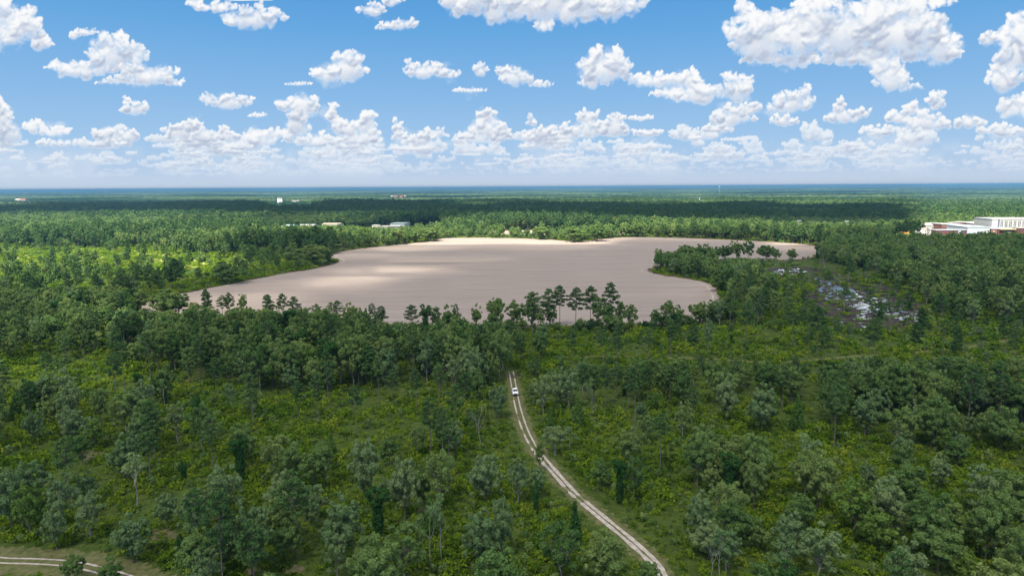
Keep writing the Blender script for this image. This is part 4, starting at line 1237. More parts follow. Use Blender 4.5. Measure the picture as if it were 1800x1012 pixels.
def undergrowth():
    P, I, Rr, S = [], [], [], []
    for cell, r0, r1 in ((1.5, 92, 200), (2.0, 200, 330), (3.4, 330, 600), (6.0, 600, 1150)):
        xs = np.arange(-r1, r1, cell); ys = np.arange(60, r1, cell)
        X, Y = np.meshgrid(xs, ys); X = X.ravel() + rng.uniform(-.5, .5, X.size) * cell; Y = Y.ravel() + rng.uniform(-.5, .5, Y.size) * cell
        R_ = np.hypot(X, Y); k = (R_ >= r0) & (R_ < r1) & (np.abs(X) < 0.86 * Y + 50); X, Y, R_ = X[k], Y[k], R_[k]
        uv, _ = project(np.stack([X, Y, 0 * X], 1)); U, V = uv[:, 0], uv[:, 1]
        n = np.sin(X * 0.12 + 2 * np.sin(Y * 0.05)) * np.sin(Y * 0.10 + 1.5 * np.sin(X * 0.04)) + 0.5 * np.sin(X * 0.31 + Y * 0.2) * np.sin(Y * 0.27)
        pr = np.clip(0.80 + 0.40 * n, 0.30, 1.0)
        m = inside(BELT_L, U, V) | inside(BELT_R, U, V) | inside(DENSE_R, U, V); pr[m] *= 0.35
        m = inside(MUD, U, V); pr[m] *= 0.26
        if r1 > 330:
            for (wx, wy, wrx, wry) in WATER_SPOTS:
                pr[((U - wx) / (wrx + 2.0)) ** 2 + ((V - wy - 1) / (wry + 1.8)) ** 2 < 1.1] = 0
        for (wx, wy, wrx, wry) in BARE:
            pr[((U - wx) / wrx) ** 2 + ((V - wy) / wry) ** 2 < 0.8] *= 0.08
        if r1 > 600: pr[(U > 560)] *= 0.3
        acc = rng.random(len(X)) < pr
        acc &= ~inside([tuple(p) for p in FIELD_W], X, Y)
        for lot in LOTS: acc &= ~inside(lot, U, V)
        idx = np.where(acc & (R_ < 420))[0]; q = np.stack([X[idx], Y[idx]], 1)
        bad = (dist_line(q, TRACK_W) < 2.3 + 1.8 * rng.random(len(q))) | (dist_line(q, STRACK_W) < 4.5 + 2.5 * rng.random(len(q))) | (dist_line(q, GTRACK_W) < 1.9)
        bad |= dist_line(q, np.vstack([FIELD_W, FIELD_W[:1]])) < 1.6
        acc[idx[bad]] = False
        X, Y, R_, n = X[acc], Y[acc], R_[acc], n[acc]
        s = (0.40 + 0.75 * rng.random(len(X)) ** 1.8 + 0.2 * np.clip(n, -1, 1)) * cell / 1.6
        near_tr = dist_line(np.stack([X, Y], 1), TRACK_W) < 6 if r0 < 330 else np.zeros(len(X), bool)
        s[near_tr] *= 0.6
        sz = np.minimum(s, 1.4) * rng.uniform(0.7, 1.5, len(X))
        P.append(np.stack([X, Y, 0 * X], 1)); S.append(np.stack([s, s, sz], 1)); Rr.append(rng.uniform(0, 6.28, len(X)))
        I.append(np.where(rng.random(len(X)) < 0.86, rng.integers(0, 6, len(X)), rng.integers(6, 8, len(X))))
    P = np.vstack(P); print("undergrowth", len(P))
    instancer("undergrowth", P, np.concatenate(I), np.concatenate(Rr), np.vstack(S), und_c)
undergrowth()

def distant_woods():
    """the closed canopy from 2.8 km to the horizon"""
    rs = [2750.0]
    while rs[-1] < 34500: rs.append(rs[-1] * 1.0085)
    rs = np.array(rs); an = np.radians(np.arange(-46, 46.01, 0.11))
    Rg, Ag = np.meshgrid(rs, an, indexing='ij')
    Rg = Rg * (1 + rng.uniform(-0.003, 0.003, Rg.shape)); Ag = Ag + rng.uniform(-0.0008, 0.0008, Ag.shape)
    Z = 9 + rng.normal(0, 3.2, Rg.shape) + 3 * np.sin(Rg * np.cos(Ag) / 310.0 + 2 * np.sin(Rg * np.sin(Ag) / 900)) + 2.5 * np.sin(Rg * np.sin(Ag) / 240.0)
    Z += 6 * smooth(Rg, 5000, 20000) * (1 + np.sin(Rg * np.sin(Ag) / 2600.0 + Rg / 2100.0))
    Z = np.clip(Z, 2, 30); Z[0] = 0.2; Z[-1] = 0.2
    co = np.stack([Rg * np.sin(Ag), Rg * np.cos(Ag), Z], -1).reshape(-1, 3)
    nr, na = Rg.shape; id_ = np.arange(nr * na).reshape(nr, na)
    q = np.stack([id_[:-1, :-1], id_[:-1, 1:], id_[1:, 1:], id_[1:, :-1]], -1).reshape(-1, 4)[:, ::-1]
    me = mesh_np("distant_woods", co, q)
    m, g, b = material("distant_canopy", 1.0, 0.0)
    geo = g.new('ShaderNodeNewGeometry'); pos = geo.outputs['Position']
    X, Y, Z_ = g.sep(pos)
    st = g.noise(g.comb(g.math('MULTIPLY', X, 0.0006), g.math('MULTIPLY', Y, 0.0012)), 1.0, 4.0, 0.6)
    fine = g.noise(pos, 0.02, 4.0, 0.7)
    c = g.ramp(st, [(0.42, (0.012, 0.030, 0.015)), (0.50, (0.036, 0.066, 0.027)), (0.60, (0.085, 0.118, 0.042))])  # dark stretches of canopy colour stand in for distant cloud shadows
    c = g.vmath('SCALE', c, g.range(fine, 0.3, 0.7, 0.6, 1.45))
    g.l.new(c, b.inputs['Base Color'])
    me.materials.append(m)
    o = bpy.data.objects.new("distant_woods", me); col.objects.link(o); o["kind"] = "stuff"
distant_woods()
# ------------------------------------------------------------------ the parked truck
def poly_mesh(bm, verts, faces):
    vs = [bm.verts.new(v) for v in verts]
    for f in faces: bm.faces.new([vs[i] for i in f])

def prism(bm, prof, y0, y1, taper=0.0, ztop=None):
    """side profile (x,z) points, extruded in y; upper points pulled in by taper"""
    zs = [p[1] for p in prof]; z0, z1 = min(zs), max(zs)
    def yy(y, z): return y * (1 - taper * (z - z0) / max(z1 - z0, 1e-6))
    n = len(prof)
    a = [bm.verts.new((x, yy(y0, z), z)) for x, z in prof]; b = [bm.verts.new((x, yy(y1, z), z)) for x, z in prof]
    bm.faces.new(a[::-1]); bm.faces.new(b)
    for i in range(n): bm.faces.new([a[i], a[(i + 1) % n], b[(i + 1) % n], b[i]])

def box(bm, x0, x1, y0, y1, z0, z1):
    poly_mesh(bm, [(x0, y0, z0), (x1, y0, z0), (x1, y1, z0), (x0, y1, z0), (x0, y0, z1), (x1, y0, z1), (x1, y1, z1), (x0, y1, z1)],
              [(0, 3, 2, 1), (4, 5, 6, 7), (0, 1, 5, 4), (1, 2, 6, 5), (2, 3, 7, 6), (3, 0, 4, 7)])

def cyl(bm, c, axis, r, h, n=16, r2=None):
    M = Vector(axis).to_track_quat('Z', 'Y').to_matrix().to_4x4(); M.translation = Vector(c)
    bmesh.ops.create_cone(bm, cap_ends=True, segments=n, radius1=r, radius2=r if r2 is None else r2, depth=h, matrix=M)

def part(name, fn, mat, parent, bevel=0.0):
    bm = bmesh.new(); fn(bm)
    if bevel: bmesh.ops.bevel(bm, geom=bm.edges[:], offset=bevel, segments=2, affect='EDGES', clamp_overlap=True)
    bmesh.ops.recalc_face_normals(bm, faces=bm.faces[:])
    me = bpy.data.meshes.new(name); bm.to_mesh(me); bm.free()
    return link(name, me, mat, parent)

def thing(name, label, cat, loc, rz=0.0, group=None):
    e = bpy.data.objects.new(name, None); col.objects.link(e)
    e.location = loc; e.rotation_euler = (0, 0, rz); e.empty_display_size = 0.5
    return tag(e, label, cat, group)

WHITE = plain("white_car_paint", (0.80, 0.81, 0.83), 0.25, 0.5, var=0.03)
GLASS = plain("dark_glass", (0.02, 0.025, 0.03), 0.06, 0.6, var=0.02)
RUBBER = plain("black_rubber", (0.025, 0.025, 0.025), 0.85, 0.2)
STEEL = plain("galvanised_steel", (0.45, 0.46, 0.48), 0.45, 0.4, metal=0.3)
BLACK = plain("black_trim", (0.03, 0.03, 0.035), 0.5, 0.3)
LAMP = plain("headlight_glass", (0.75, 0.78, 0.82), 0.15, 0.6)

def build_truck():
    # nose along +x of the thing
    px, py = at(905, 692)[:2]
    i = int(np.argmin(np.hypot(TRACK_W[:, 0] - px, TRACK_W[:, 1] - py)))
    d = TRACK_W[max(i - 3, 0)] - TRACK_W[min(i + 3, len(TRACK_W) - 1)]
    c = TRACK_W[i]
    t = thing("pickup_truck", "white pickup truck facing the camera on the sandy track", "truck", (c[0], c[1], 0.05), math.atan2(d[1], d[0]))
    part("body", lambda b: prism(b, [(-2.75, .5), (2.45, .45), (2.7, .6), (2.72, 1.05), (2.5, 1.18), (1.15, 1.28), (-.95, 1.28), (-2.75, 1.22)], -.98, .98, 0.05), WHITE, t, 0.05)
    cab = part("cab", lambda b: prism(b, [(1.2, 1.25), (.55, 1.85), (-.85, 1.9), (-1.05, 1.25)], -.88, .88, 0.16), WHITE, t, 0.04)
    part("windscreen", lambda b: poly_mesh(b, [(1.20, -.80, 1.31), (1.20, .80, 1.31), (.64, .68, 1.82), (.64, -.68, 1.82), (1.14, -.80, 1.31), (1.14, .80, 1.31), (.58, .68, 1.82), (.58, -.68, 1.82)], [(0, 1, 2, 3), (7, 6, 5, 4), (0, 4, 5, 1), (1, 5, 6, 2), (2, 6, 7, 3), (3, 7, 4, 0)]), GLASS, t)
    for s in (-1, 1):
        part("side_window", lambda b: box(b, -.75, .5, min(s * .70, s * .845), max(s * .70, s * .845), 1.42, 1.74), GLASS, t)
        part("headlight", lambda b: box(b, 2.6, 2.74, min(s * .58, s * .9), max(s * .58, s * .9), .84, 1.04), LAMP, t)
        part("mirror", lambda b: box(b, .72, .86, min(s * .93, s * 1.16), max(s * .93, s * 1.16), 1.32, 1.52), BLACK, t, .02)
        for x in (1.75, -1.75):
            w = part("wheel", lambda b: cyl(b, (x, s * .86, .36), (0, 1, 0), .38, .26, 20), RUBBER, t)
            hub = part("rim", lambda b: cyl(b, (x, s * .995, .36), (0, 1, 0), .22, .03, 12), STEEL, w)
    part("grille", lambda b: box(b, 2.64, 2.735, -.52, .52, .74, 1.02), BLACK, t)
    part("bumper", lambda b: box(b, 2.62, 2.86, -.95, .95, .42, .64), BLACK, t, .03)
    part("cargo_bed", lambda b: box(b, -2.62, -1.12, -.80, .80, 1.20, 1.30), BLACK, t)
build_truck()

# ------------------------------------------------------------------ buildings
BRICK = plain("red_brick", (0.22, 0.105, 0.085), 0.85, 0.2, var=0.12, scale=0.3)
BRICKD = plain("dark_brick", (0.13, 0.058, 0.055), 0.85, 0.2, var=0.12, scale=0.3)
PANELW = plain("white_wall_panel", (0.40, 0.40, 0.395), 0.6, 0.3, var=0.05)
GREYW = plain("light_grey_metal_wall", (0.42, 0.46, 0.52), 0.5, 0.3, var=0.05)
ROOFW = plain("white_membrane_roof", (0.38, 0.37, 0.36), 0.7, 0.3, var=0.05, scale=0.1)
ROOFG = plain("grey_metal_roof", (0.36, 0.39, 0.44), 0.5, 0.3, var=0.08, scale=0.1)
ROOFB = plain("pale_blue_roof", (0.45, 0.62, 0.78), 0.6, 0.3)
ROOFT = plain("tan_roof", (0.48, 0.40, 0.33), 0.8, 0.2)
ROOFR = plain("red_roof", (0.33, 0.12, 0.095), 0.8, 0.2)
YELLOW = plain("yellow_fascia", (0.50, 0.36, 0.12), 0.6, 0.3)
SLOT = plain("window_glass_dark", (0.06, 0.07, 0.09), 0.15, 0.5)
CREAM = plain("cream_wall", (0.55, 0.50, 0.42), 0.8, 0.2)
BUSY = plain("school_bus_yellow", (0.75, 0.33, 0.05), 0.4, 0.4)

def building(name, label, cat, x0, x1, vb, vt, depth, wall, roof, wins=(), gable=0.0, over=0.5, extra=None, group=None, zbase=0.0):
    """front wall between two photo columns on the ground row vb, its top at row vt"""
    a = np.array(at(x0, vb)[:2]); b = np.array(at(x1, vb)[:2]); b = a + (b - a)
    d = b - a; L = float(np.hypot(*d)); rz = math.atan2(d[1], d[0])
    m = (a + b) / 2; r = ray((x0 + x1) / 2, vt)
    h = CAM_H + r[2] * np.hypot(*m) / math.hypot(r[0], r[1])
    h = max(h, 3.0)
    t = thing(name, label, cat, (a[0], a[1], zbase), rz, group)
    part("wall", lambda q: box(q, 0, L, 0, depth, -0.2, h), wall, t)
    if gable:
        def rf(q):
            o = over
            poly_mesh(q, [(-o, -o, h), (L + o, -o, h), (L + o, depth + o, h), (-o, depth + o, h), (-o, depth / 2, h + gable), (L + o, depth / 2, h + gable)],
                      [(0, 1, 5, 4), (2, 3, 4, 5), (0, 4, 3), (1, 2, 5), (3, 2, 1, 0)])
        part("roof", rf, roof, t)
    else:
        part("roof", lambda q: box(q, -over, L + over, -over, depth + over, h, h + 0.7), roof, t)
    for w in wins:          # (u0,u1,z0,z1[,mat]) as fractions of length and height
        mt = w[4] if len(w) > 4 else SLOT
        part(w[5] if len(w) > 5 else "window", lambda q: box(q, w[0] * L, w[1] * L, -0.12, 0.1, w[2] * h, w[3] * h), mt, t)
    if extra: extra(t, L, h)
    return t

def hall():
    wins = []
    for i in range(11):
        u = 0.155 + i * 0.0775
        wins += [(u, u + 0.012, .42, .88), (u + 0.026, u + 0.038, .42, .88)]
    wins.append((0.105, 0.135, 0.1, .97, plain("dark_strip_cladding", (0.12, 0.13, 0.18), 0.6), "dark_strip"))  # narrow dark strip up the wall
    wins += [(0.25, 0.32, .28, .36, BRICK, "brick_band"), (0.62, 0.72, .28, .36, BRICK, "brick_band")]
    building("gymnasium", "tall white hall with paired narrow windows above the brick school", "building", 1742, 1842, 409, 385.2, 45, PANELW, ROOFW, wins)
hall()
building("school_wing", "long light grey metal hall with a pale roof at the school's middle", "building", 1700, 1739, 411.5, 399.5, 55, GREYW, ROOFG, [(0.33, 0.36, 0, .2, SLOT, "door"), (0.02, 0.11, .1, .55, ROOFB, "pale_window")])
building("school_wing", "brick block with one square white window beside the grey hall", "building", 1741.5, 1752.5, 411.5, 402.5, 30, BRICK, ROOFG, [(.35, .6, .38, .68, PANELW, "square_window")])
def canopy(t, L, h):
    part("canopy", lambda q: box(q, .05 * L, .95 * L, -3.0, -0.3, h * .90, h * 1.05), YELLOW, t)
    p = part("porch_roof", lambda q: box(q, .28 * L, .62 * L, -9, -3.6, h * .36, h * .44), PANELW, t)
    part("porch_column", lambda q: box(q, .36 * L, .40 * L, -8.6, -8.0, 0, h * .36), PANELW, t); part("porch_column", lambda q: box(q, .50 * L, .54 * L, -8.6, -8.0, 0, h * .36), PANELW, t)
building("school_entrance", "brick school entrance with a yellow canopy and white porch", "building", 1754, 1785, 411.5, 402.6, 35, BRICKD, ROOFG, [(.24, .62, .42, .80), (.64, .8, .42, .8)], extra=canopy)
building("school_wing", "brick wing with white roof at the photo's right edge", "building", 1788, 1850, 410, 401, 40, BRICKD, ROOFW, [(.05, .1, .3, .6), (.2, .25, .3, .6)])
building("school_wing", "rear red wing under the longest white roof, behind the school", "building", 1658, 1744, 402, 391.2, 60, BRICKD, ROOFW, [(.03 + i * .08, .07 + i * .08, .72, .88) for i in range(10)])
building("school_wing", "mid brick classroom wing with a strip of dark windows", "building", 1655, 1690, 406.3, 394.5, 30, BRICK, ROOFW, [(.03 + i * .12, .11 + i * .12, .46, .60) for i in range(7)])
building("school_wing", "low orange-brick block with white roof left of the tall hall", "building", 1714, 1739, 404, 394.0, 30, BRICK, ROOFW, [(.3, .35, .6, .8), (.6, .65, .6, .8)])
building("school_wing", "long low dark-brick front wing behind the lawn", "building", 1645.5, 1684, 412.6, 404.8, 14, BRICKD, ROOFG, [(.1 + i * .16, .14 + i * .16, .3, .55) for i in range(5)])
building("stair_tower", "narrow pale blue tower at the end of the dark-brick wing", "building", 1684.6, 1688.6, 412.2, 403.8, 10, ROOFB, ROOFW, [(.3, .7, .2, .7)])
building("school_wing", "dark glass and brick link between pale tower and grey hall", "building", 1689.2, 1699, 412, 404.5, 16, BRICKD, GREYW, [(.1, .35, .1, .8), (.65, .9, .1, .8)])
building("marquee", "white gabled shelter left of the brick classroom wing", "building", 1627, 1654, 404.5, 396, 24, ROOFW, ROOFW, [(.1, .16, .3, .6), (.4, .5, .2, .5), (.62, .66, .5, .8)], gable=3.5)
building("storage_building", "low white shed with rust-red end nearest the school bus", "building", 1617, 1632, 408.5, 402.6, 14, PANELW, ROOFT, [(.55, .7, 0, .5, BRICK, "door")])
building("storage_building", "small bright white block beside the dark-brick wing", "building", 1634, 1640, 411, 403.2, 9, PANELW, ROOFW, [(.55, .85, .1, .7)])
building("house", "small house with dull red roof left of the school", "house", 1610, 1621, 396.8, 392.2, 12, BRICKD, ROOFR, [(.2, .35, .3, .7), (.6, .75, .3, .7)], gable=2.5)
building("house", "small house with pale blue roof at the dark wood's edge", "house", 1598.5, 1606, 397, 391.8, 12, CREAM, ROOFB, [(.2, .4, .3, .7)], gable=2.5)
building("storage_building", "long low white shed with a pale blue roof end", "building", 495, 515, 404, 397.2, 20, PANELW, ROOFB, [(.1 + .2 * i, .2 + .2 * i, .2, .6) for i in range(4)], gable=2)
building("storage_building", "wide white low shed in the middle of the far left works", "building", 522, 550, 404, 396.8, 26, PANELW, ROOFW, [(.1 + .15 * i, .17 + .15 * i, .1, .6) for i in range(5)], gable=2)
building("storage_building", "long tan-roofed shed at the right of the far left works", "building", 566, 596, 402, 394.2, 24, CREAM, ROOFT, [(.1 + .2 * i, .2 + .2 * i, .2, .6) for i in range(4)], gable=2)
building("storage_building", "cream shed behind the tall pole", "building", 654, 664, 403.5, 396.5, 16, CREAM, ROOFW, [(.2, .4, .1, .6)])
building("storage_building", "white flat building between the pole and a dark-windowed block", "building", 664.5, 683, 404.5, 398, 16, PANELW, ROOFW, [(.1 + .2 * i, .2 + .2 * i, .2, .6) for i in range(4)])
building("storage_building", "white-roofed block with dark wall right of the tall pole", "building", 684.5, 703, 405.5, 397.6, 16, plain("slate_wall", (.12, .12, .16), .7), ROOFW, [(.1 + .2 * i, .2 + .2 * i, .2, .6, PANELW) for i in range(4)])
building("greenhouse", "long pale green-grey roofed house right of the works", "building", 686, 711, 400, 393.4, 40, GREYW, plain("pale_green_roof", (.30, .38, .36), .5), [(.1 + .2 * i, .2 + .2 * i, .2, .6) for i in range(4)])
building("storage_building", "flat white building at the left edge beyond the meadow", "building", -20, 20, 391, 384.5, 20, PANELW, ROOFW, [(.1 + .15 * i, .17 + .15 * i, .1, .6) for i in range(5)])
building("storage_building", "small grey-white roof right of the left-edge building", "building", 40, 53, 393, 387, 16, GREYW, ROOFW, [(.2, .4, .1, .6)])
building("house", "far house with white gabled roof at the far left", "house", 26, 35, 356.2, 351.0, 22, PANELW, ROOFT, [(.2, .4, .1, .6)], gable=5)
building("house", "far house with pink-red gabled roof at the far left", "house", 36, 44, 356.4, 351.2, 22, PANELW, ROOFR, [(.2, .4, .1, .6)], gable=5)
building("storage_building", "white low works shed left of the silo tower", "building", 476, 488, 361.5, 357.4, 26, PANELW, ROOFW, [(.2, .4, .1, .6)])
building("storage_building", "white stepped works block right of the silo tower", "building", 513, 526, 361.0, 352.6, 26, PANELW, ROOFW, [(.2, .4, .1, .6), (.55, .75, .5, .8)])
building("storage_building", "smallest white shed at the silo works' right end", "building", 528, 536, 360.0, 354.8, 20, PANELW, ROOFW, [(.2, .4, .1, .6)])
for (a, b, vv, lab, rf) in ((686, 691, 349.5, "far greyish roof left of the red-roofed houses", ROOFG), (692, 699, 350, "far coral-red roof, brightest of the distant houses", ROOFR), (702, 708, 350, "far dark pink roof right of the coral-red one", ROOFR), (708.6, 713, 349.6, "far pale roof at the right end of the distant houses", ROOFW)):
    building("house", lab, "house", a, b - 0.5, vv, vv - 4.6, 30, plain("dark_tan_wall", (.2, .17, .14), .9), rf, [(.2, .4, .1, .6)], gable=4)  # walls in one even dark tan

def silo():
    x, y = at(492.5, 362)[:2]; r = ray(492.5, 347.3); h = CAM_H + r[2] * math.hypot(x, y) / math.hypot(r[0], r[1]); rad = 4.0 / FPX * math.hypot(x, y)
    t = thing("silo_tower", "tall white ribbed silo tower rising from the dark wood", "silo", (x, y, 0))
    def b(q):
        for i in range(4):
            cyl(q, ((i - 1.5) * rad * .5, 0, h * .46), (0, 0, 1), rad * .34, h * .92, 16)
    part("bin", b, plain("white_silo_paint", (.72, .72, .73), .6), t)
    part("cap", lambda q: box(q, -rad * .95, rad * .95, -rad * .45, rad * .45, h * .92, h * .99), ROOFW, t, 0.5)
silo()

def water_tower():
    # beyond the closed woods, breaking the horizon
    d = 6200.0; r = ray(1264.5, 328.3); k = d / math.hypot(r[0], r[1]); x, y, zt = r[0] * k, r[1] * k, CAM_H + r[2] * k
    t = thing("water_tower", "tiny white water tower breaking the horizon right of centre", "water tower", (x, y, 0))
    def bulb(q):
        bmesh.ops.create_uvsphere(q, u_segments=20, v_segments=12, radius=7.5, matrix=Matrix.Translation((0, 0, zt)) @ Matrix.Diagonal((1, 1, .8, 1)))
    part("tank", bulb, PANELW, t)
    part("stem", lambda q: cyl(q, (0, 0, (zt - 5) / 2), (0, 0, 1), 1.6, zt - 5, 12), PANELW, t)
    part("foot", lambda q: cyl(q, (0, 0, 3), (0, 0, 1), 5, 6, 12, 1.8), PANELW, t)
water_tower()

def church():
    x, y = at(1229, 362)[:2]; rz = 0.0
    t = thing("church", "small white church with a pointed steeple among far trees", "church", (x, y, 0), rz)
    part("steeple", lambda q: (box(q, -2.0, 2.0, -2.0, 2.0, 0, 21)), CREAM, t)
    part("spire", lambda q: cyl(q, (0, 0, 25.5), (0, 0, 1), 2.6, 9, 4, 0.1), ROOFG, t)
    part("nave", lambda q: box(q, 2.02, 15, -4, 4, 0, 17.5), CREAM, t)
    part("roof", lambda q: poly_mesh(q, [(2.1, -4.6, 17.5), (15.5, -4.6, 17.5), (15.5, 4.6, 17.5), (2.1, 4.6, 17.5), (2.1, 0, 20), (15.5, 0, 20)], [(0, 1, 5, 4), (2, 3, 4, 5), (0, 4, 3), (1, 2, 5), (3, 2, 1, 0)]), ROOFG, t)
church()

def mast(px, vb, vt, label):
    x, y = at(px, vb)[:2]; r = ray(px, vt); h = CAM_H + r[2] * math.hypot(x, y) / math.hypot(r[0], r[1])
    t = thing("floodlight_mast", label, "light mast", (x, y, 0), 0.2, "floodlight masts behind the field")
    part("pole", lambda q: cyl(q, (0, 0, h / 2), (0, 0, 1), .28, h, 10, .16), STEEL, t)
    for z in (0, 1.1):
        part("crossarm", lambda q: box(q, -3.2, 3.2, -.1, .1, h - 1.3 + z, h - 1.1 + z), STEEL, t)
    for i in range(6):
        part("floodlight", lambda q: box(q, -3.1 + i * 1.1, -2.3 + i * 1.1, -.6, -.15, h - .9, h + .1), PANELW, t)
mast(1403, 412, 387.2, "left of two grey floodlight masts beyond the field's far right corner")
mast(1487, 410, 388.2, "right of two grey floodlight masts beyond the dark wood")

def pole():
    x, y = at(672, 425)[:2]; r = ray(672, 396); h = CAM_H + r[2] * math.hypot(x, y) / math.hypot(r[0], r[1])
    t = thing("utility_pole", "tall pale twin-post power pole standing at the field's far left bank", "utility pole", (x, y, 0))
    for s in (-1, 1): part("post", lambda q: cyl(q, (s * 1.0, 0, h / 2), (0, 0, 1), .34, h, 8, .22), PALEBARK, t)
    part("crossarm", lambda q: box(q, -4, 4, -.2, .2, h - 2.2, h - 1.7), PALEBARK, t)
    for i in (-3.6, 0, 3.6): part("insulator", lambda q: cyl(q, (i, 0, h - 1.3), (0, 0, 1), .16, .8, 8), STEEL, t)
pole()

def bus():
    x, y = at(1590.5, 410.5)[:2]
    t = thing("school_bus", "orange-yellow school bus parked on the lawn left of the school", "bus", (x, y, 0), 0.05)
    part("body", lambda b: prism(b, [(-6.2, .5), (5.0, .5), (6.3, .6), (6.3, 1.5), (5.1, 1.7), (4.9, 3.0), (4.6, 3.2), (-6.0, 3.2), (-6.2, 3.0)], -1.25, 1.25, .06), BUSY, t, .08)
    part("window_band", lambda b: box(b, -5.8, 4.4, -1.28, 1.28, 2.0, 2.6), SLOT, t)
    part("windscreen", lambda b: box(b, 4.9, 5.03, -1.0, 1.0, 1.9, 2.8), SLOT, t)
    for s in (-1, 1):
        for xx in (4.6, -3.8): part("wheel", lambda b: cyl(b, (xx, s * 1.12, .5), (0, 1, 0), .5, .3, 16), RUBBER, t)
bus()

def car(px, vb, rz, mat, label):
    x, y = at(px, vb)[:2]
    t = thing("parked_car", label, "car", (x, y, 0.08), rz, "cars in the school car park")
    part("body", lambda b: prism(b, [(-2.2, .35), (2.2, .35), (2.25, .75), (1.2, .95), (-2.1, .98)], -.9, .9, .05), mat, t, .06)
    part("windows", lambda b: prism(b, [(1.1, .9), (.4, 1.42), (-1.2, 1.45), (-1.9, .95)], -.8, .8, .15), GLASS, t)
    for s in (-1, 1):
        for xx in (1.4, -1.4): part("wheel", lambda b: cyl(b, (xx, s * .82, .33), (0, 1, 0), .33, .22, 14), RUBBER, t)
NAVY = plain("dark_blue_paint", (.03, .04, .10), .3, .5); BLK = plain("black_paint", (.02, .02, .025), .3, .5); SILV = plain("silver_paint", (.5, .52, .55), .3, .5)
car(1757.5, 416.5, .2, BLK, "black car parked in front of the school entrance")
car(1783, 420.5, 1.3, NAVY, "dark blue car in the car park nearest the right edge")
car(1722, 417.6, .3, SILV, "silver car on the lot below the grey metal hall")

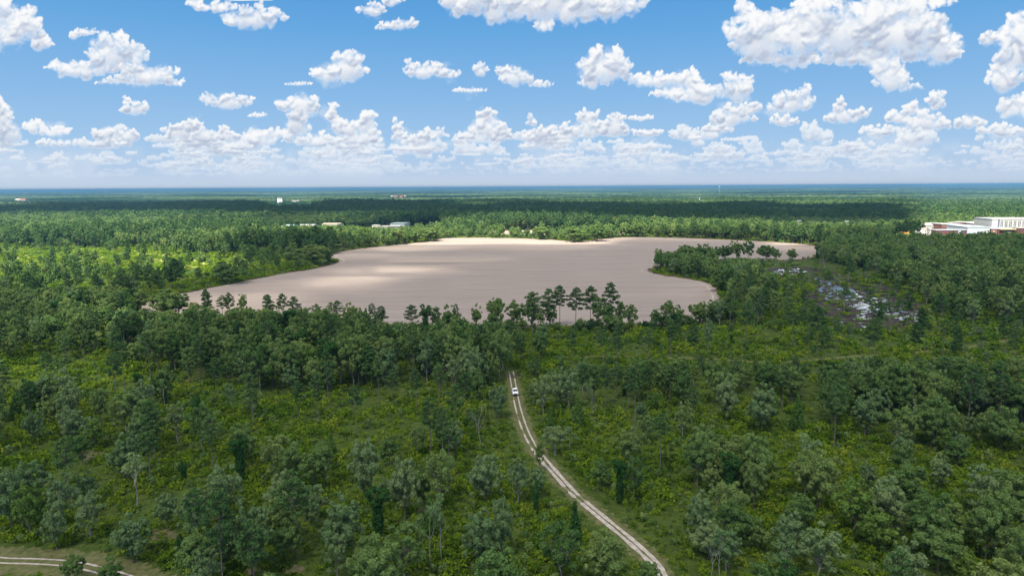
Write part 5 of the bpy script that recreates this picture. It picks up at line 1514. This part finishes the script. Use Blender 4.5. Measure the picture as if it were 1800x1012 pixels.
# floating white sheets and a small pale hut by the upper pond
# ------------------------------------------------------------------ clouds overhead, outside the view, that shade the land
def build_overhead_clouds():
    CZ = 1250.0
    off = np.array([-sun_dir.x, -sun_dir.y]) / sun_dir.z * CZ        # shadow = cloud + off
    c = 28.0
    xs = np.arange(-3300, 3301, c); ys = np.arange(-500, 5200, c)
    XX, YY = np.meshgrid(xs, ys)
    uv, dep = project(np.stack([XX.ravel(), YY.ravel(), 0 * XX.ravel()], 1))
    U = uv[:, 0].reshape(XX.shape); V = uv[:, 1].reshape(XX.shape)
    V = np.where((YY < 100), 1100.0, V); U = np.where(YY < 100, 900.0, np.clip(U, -900, 2700))
    r = np.random.default_rng(8)
    n = fbm(r, XX.shape[0], XX.shape[1], 16, 4, 0.6); n2 = fbm(r, XX.shape[0], XX.shape[1], 6, 3, 0.6)
    def ell(cx, cy, rx, ry): return 1 - np.sqrt(((U - cx) / rx) ** 2 + ((V - cy) / ry) ** 2)
    Vn = V + n * 5 * smooth(V, 350, 420); Un = U + n * 60
    lit = np.zeros(XX.shape)
    # far sunny belts
    edge_near = 436 + np.where(Un > 560, 0, 0) + 0 * Vn
    belt = smooth(Vn, 384, 390) * (1 - smooth(Vn, 430, 440))
    belt *= np.where(Un < 760, 1.0, smooth(Vn, 397, 401)) * np.where(Un > 1440, 1 - smooth(Vn, 417, 421), 1.0)
    belt *= 1 - smooth(np.abs(Un - 1120), 260, 330) * 0 
    mid = ((Un > 1060) & (Un < 1330))
    belt = np.where(mid, belt * (1 - smooth(Vn, 417, 421) * 0.9), belt)
    lit = np.maximum(lit, belt)
    back = (1 - smooth(Vn, np.where(Un < 800, 356, 366), np.where(Un < 800, 359, 370)))
    lit = np.maximum(lit, back)
    lit = np.maximum(lit, smooth(Un, 1585, 1620) * (1 - smooth(Vn, 417, 421)))
    lit = np.maximum(lit, (1 - smooth(Un, 0, 120)) * smooth(Vn, 357, 362) * (1 - smooth(Vn, 371, 374)))
    # the left side
    lit = np.maximum(lit, smooth(ell(150, 462, 430, 46) + n * 0.5, 0.0, 0.35))
    lit = np.maximum(lit, smooth(ell(20, 505, 300, 42) + n * 0.5, 0.0, 0.4) * 0.85)
    lit = np.maximum(lit, smooth(ell(80, 655, 330, 46) + n * 0.45, 0.0, 0.5))
    lit = np.maximum(lit, smooth(ell(110, 598, 400, 78) + n * 0.6, 0.0, 0.6) * 0.8)
    lit = np.maximum(lit, smooth(ell(505, 361, 75, 8.5) + n * 0.15, 0.0, 0.3))
    # breaks drifting over the field
    for cx, cy, rx, ry, a in ((690, 470, 130, 5, .75), (650, 489, 110, 5, .95), (740, 491, 90, 4, .9), (470, 520, 130, 12, .55), (650, 447, 90, 5, .6), (760, 432, 260, 6, .8), (560, 500, 200, 14, .35), (1410, 433, 60, 9, .9), (1340, 424, 60, 3, .6)):
        lit = np.maximum(lit, smooth(ell(cx, cy, rx, ry) + n2 * 0.35, 0.0, 0.6) * a)
    lit = np.maximum(lit, smooth(n2 + 0.5 * n, 0.35, 0.8) * 0.25 * smooth(V, 380, 460))
    lit = np.where(V < 440, lit * (1 - 0.75 * smooth(n + 0.4 * n2, 0.22, 0.42) * (1 - smooth(ell(505, 361, 75, 8.5), -0.1, 0.1)) * np.where((V > 424), 0, 1)), lit)
    T0 = np.where(V < 402, 0.02, 0.13); T = T0 + (1 - T0) * lit
    T = np.where(lit > 0.97, 1.0, T)
    Tl = np.sqrt(T)
    thick = (1 - T) * 130 + 4 * n2
    keep = T < 0.985
    nr, nc = XX.shape
    up = CZ + 20 + np.maximum(thick, 1.0); lo = CZ - np.maximum(thick, 1.0) * 0.25
    cx = XX - off[0]; cyy = YY - off[1]
    top = np.stack([cx, cyy, up], -1).reshape(-1, 3); bot = np.stack([cx, cyy, lo], -1).reshape(-1, 3)
    id_ = np.arange(nr * nc).reshape(nr, nc)
    kq = (keep[:-1, :-1] | keep[:-1, 1:] | keep[1:, 1:] | keep[1:, :-1])
    q = np.stack([id_[:-1, :-1], id_[:-1, 1:], id_[1:, 1:], id_[1:, :-1]], -1)[kq]
    me = mesh_np("clouds", np.vstack([top, bot]), np.vstack([q, q[:, ::-1] + nr * nc]))
    a = me.attributes.new("clear", 'FLOAT', 'POINT'); a.data.foreach_set('value', np.tile(Tl.ravel(), 2).astype(np.float32))
    m = bpy.data.materials.new("cumulus_overhead"); m.use_nodes = True
    g = NT(m.node_tree); g.n.clear()
    out = g.new('ShaderNodeOutputMaterial'); at_ = g.new('ShaderNodeAttribute', attribute_name="clear")
    tr = g.new('ShaderNodeBsdfTransparent'); d = g.new('ShaderNodeBsdfDiffuse'); tl = g.new('ShaderNodeBsdfTranslucent'); mx = g.new('ShaderNodeMixShader'); m2 = g.new('ShaderNodeMixShader')
    d.inputs[0].default_value = (0.74, 0.72, 0.68, 1); tl.inputs[0].default_value = (0.74, 0.72, 0.68, 1)
    mx.inputs[0].default_value = 0.5
    g.l.new(d.outputs[0], mx.inputs[1]); g.l.new(tl.outputs[0], mx.inputs[2])
    g.l.new(at_.outputs['Fac'], m2.inputs[0]); g.l.new(mx.outputs[0], m2.inputs[1]); g.l.new(tr.outputs[0], m2.inputs[2])
    g.l.new(m2.outputs[0], out.inputs[0])
    me.materials.append(m)
    for p in me.polygons: p.use_smooth = True
    o = bpy.data.objects.new("clouds", me); col.objects.link(o); o["kind"] = "stuff"
build_overhead_clouds()

# ------------------------------------------------------------------ the air between: blue haze
def build_haze():
    m = bpy.data.materials.new("blue_summer_haze"); m.use_nodes = True
    g = NT(m.node_tree); g.n.clear()
    out = g.new('ShaderNodeOutputMaterial'); v = g.new('ShaderNodeVolumePrincipled')
    v.inputs['Color'].default_value = (0.12, 0.28, 0.45, 1)
    v.inputs['Density'].default_value = HAZE_DENSITY
    v.inputs['Anisotropy'].default_value = 0.0
    g.l.new(v.outputs[0], out.inputs['Volume'])
    bm = bmesh.new(); bmesh.ops.create_cube(bm, size=1.0)
    me = bpy.data.meshes.new("haze"); bm.to_mesh(me); bm.free()
    o = link("haze", me, m)
    zt = 77.0
    o.scale = (74000, 42500, zt + 1.0); o.location = (0, 42500 / 2 - 5000, (zt - 1.0) / 2)
    o["kind"] = "stuff"
HAZE_DENSITY = 1.0 / 8500.0
build_haze()
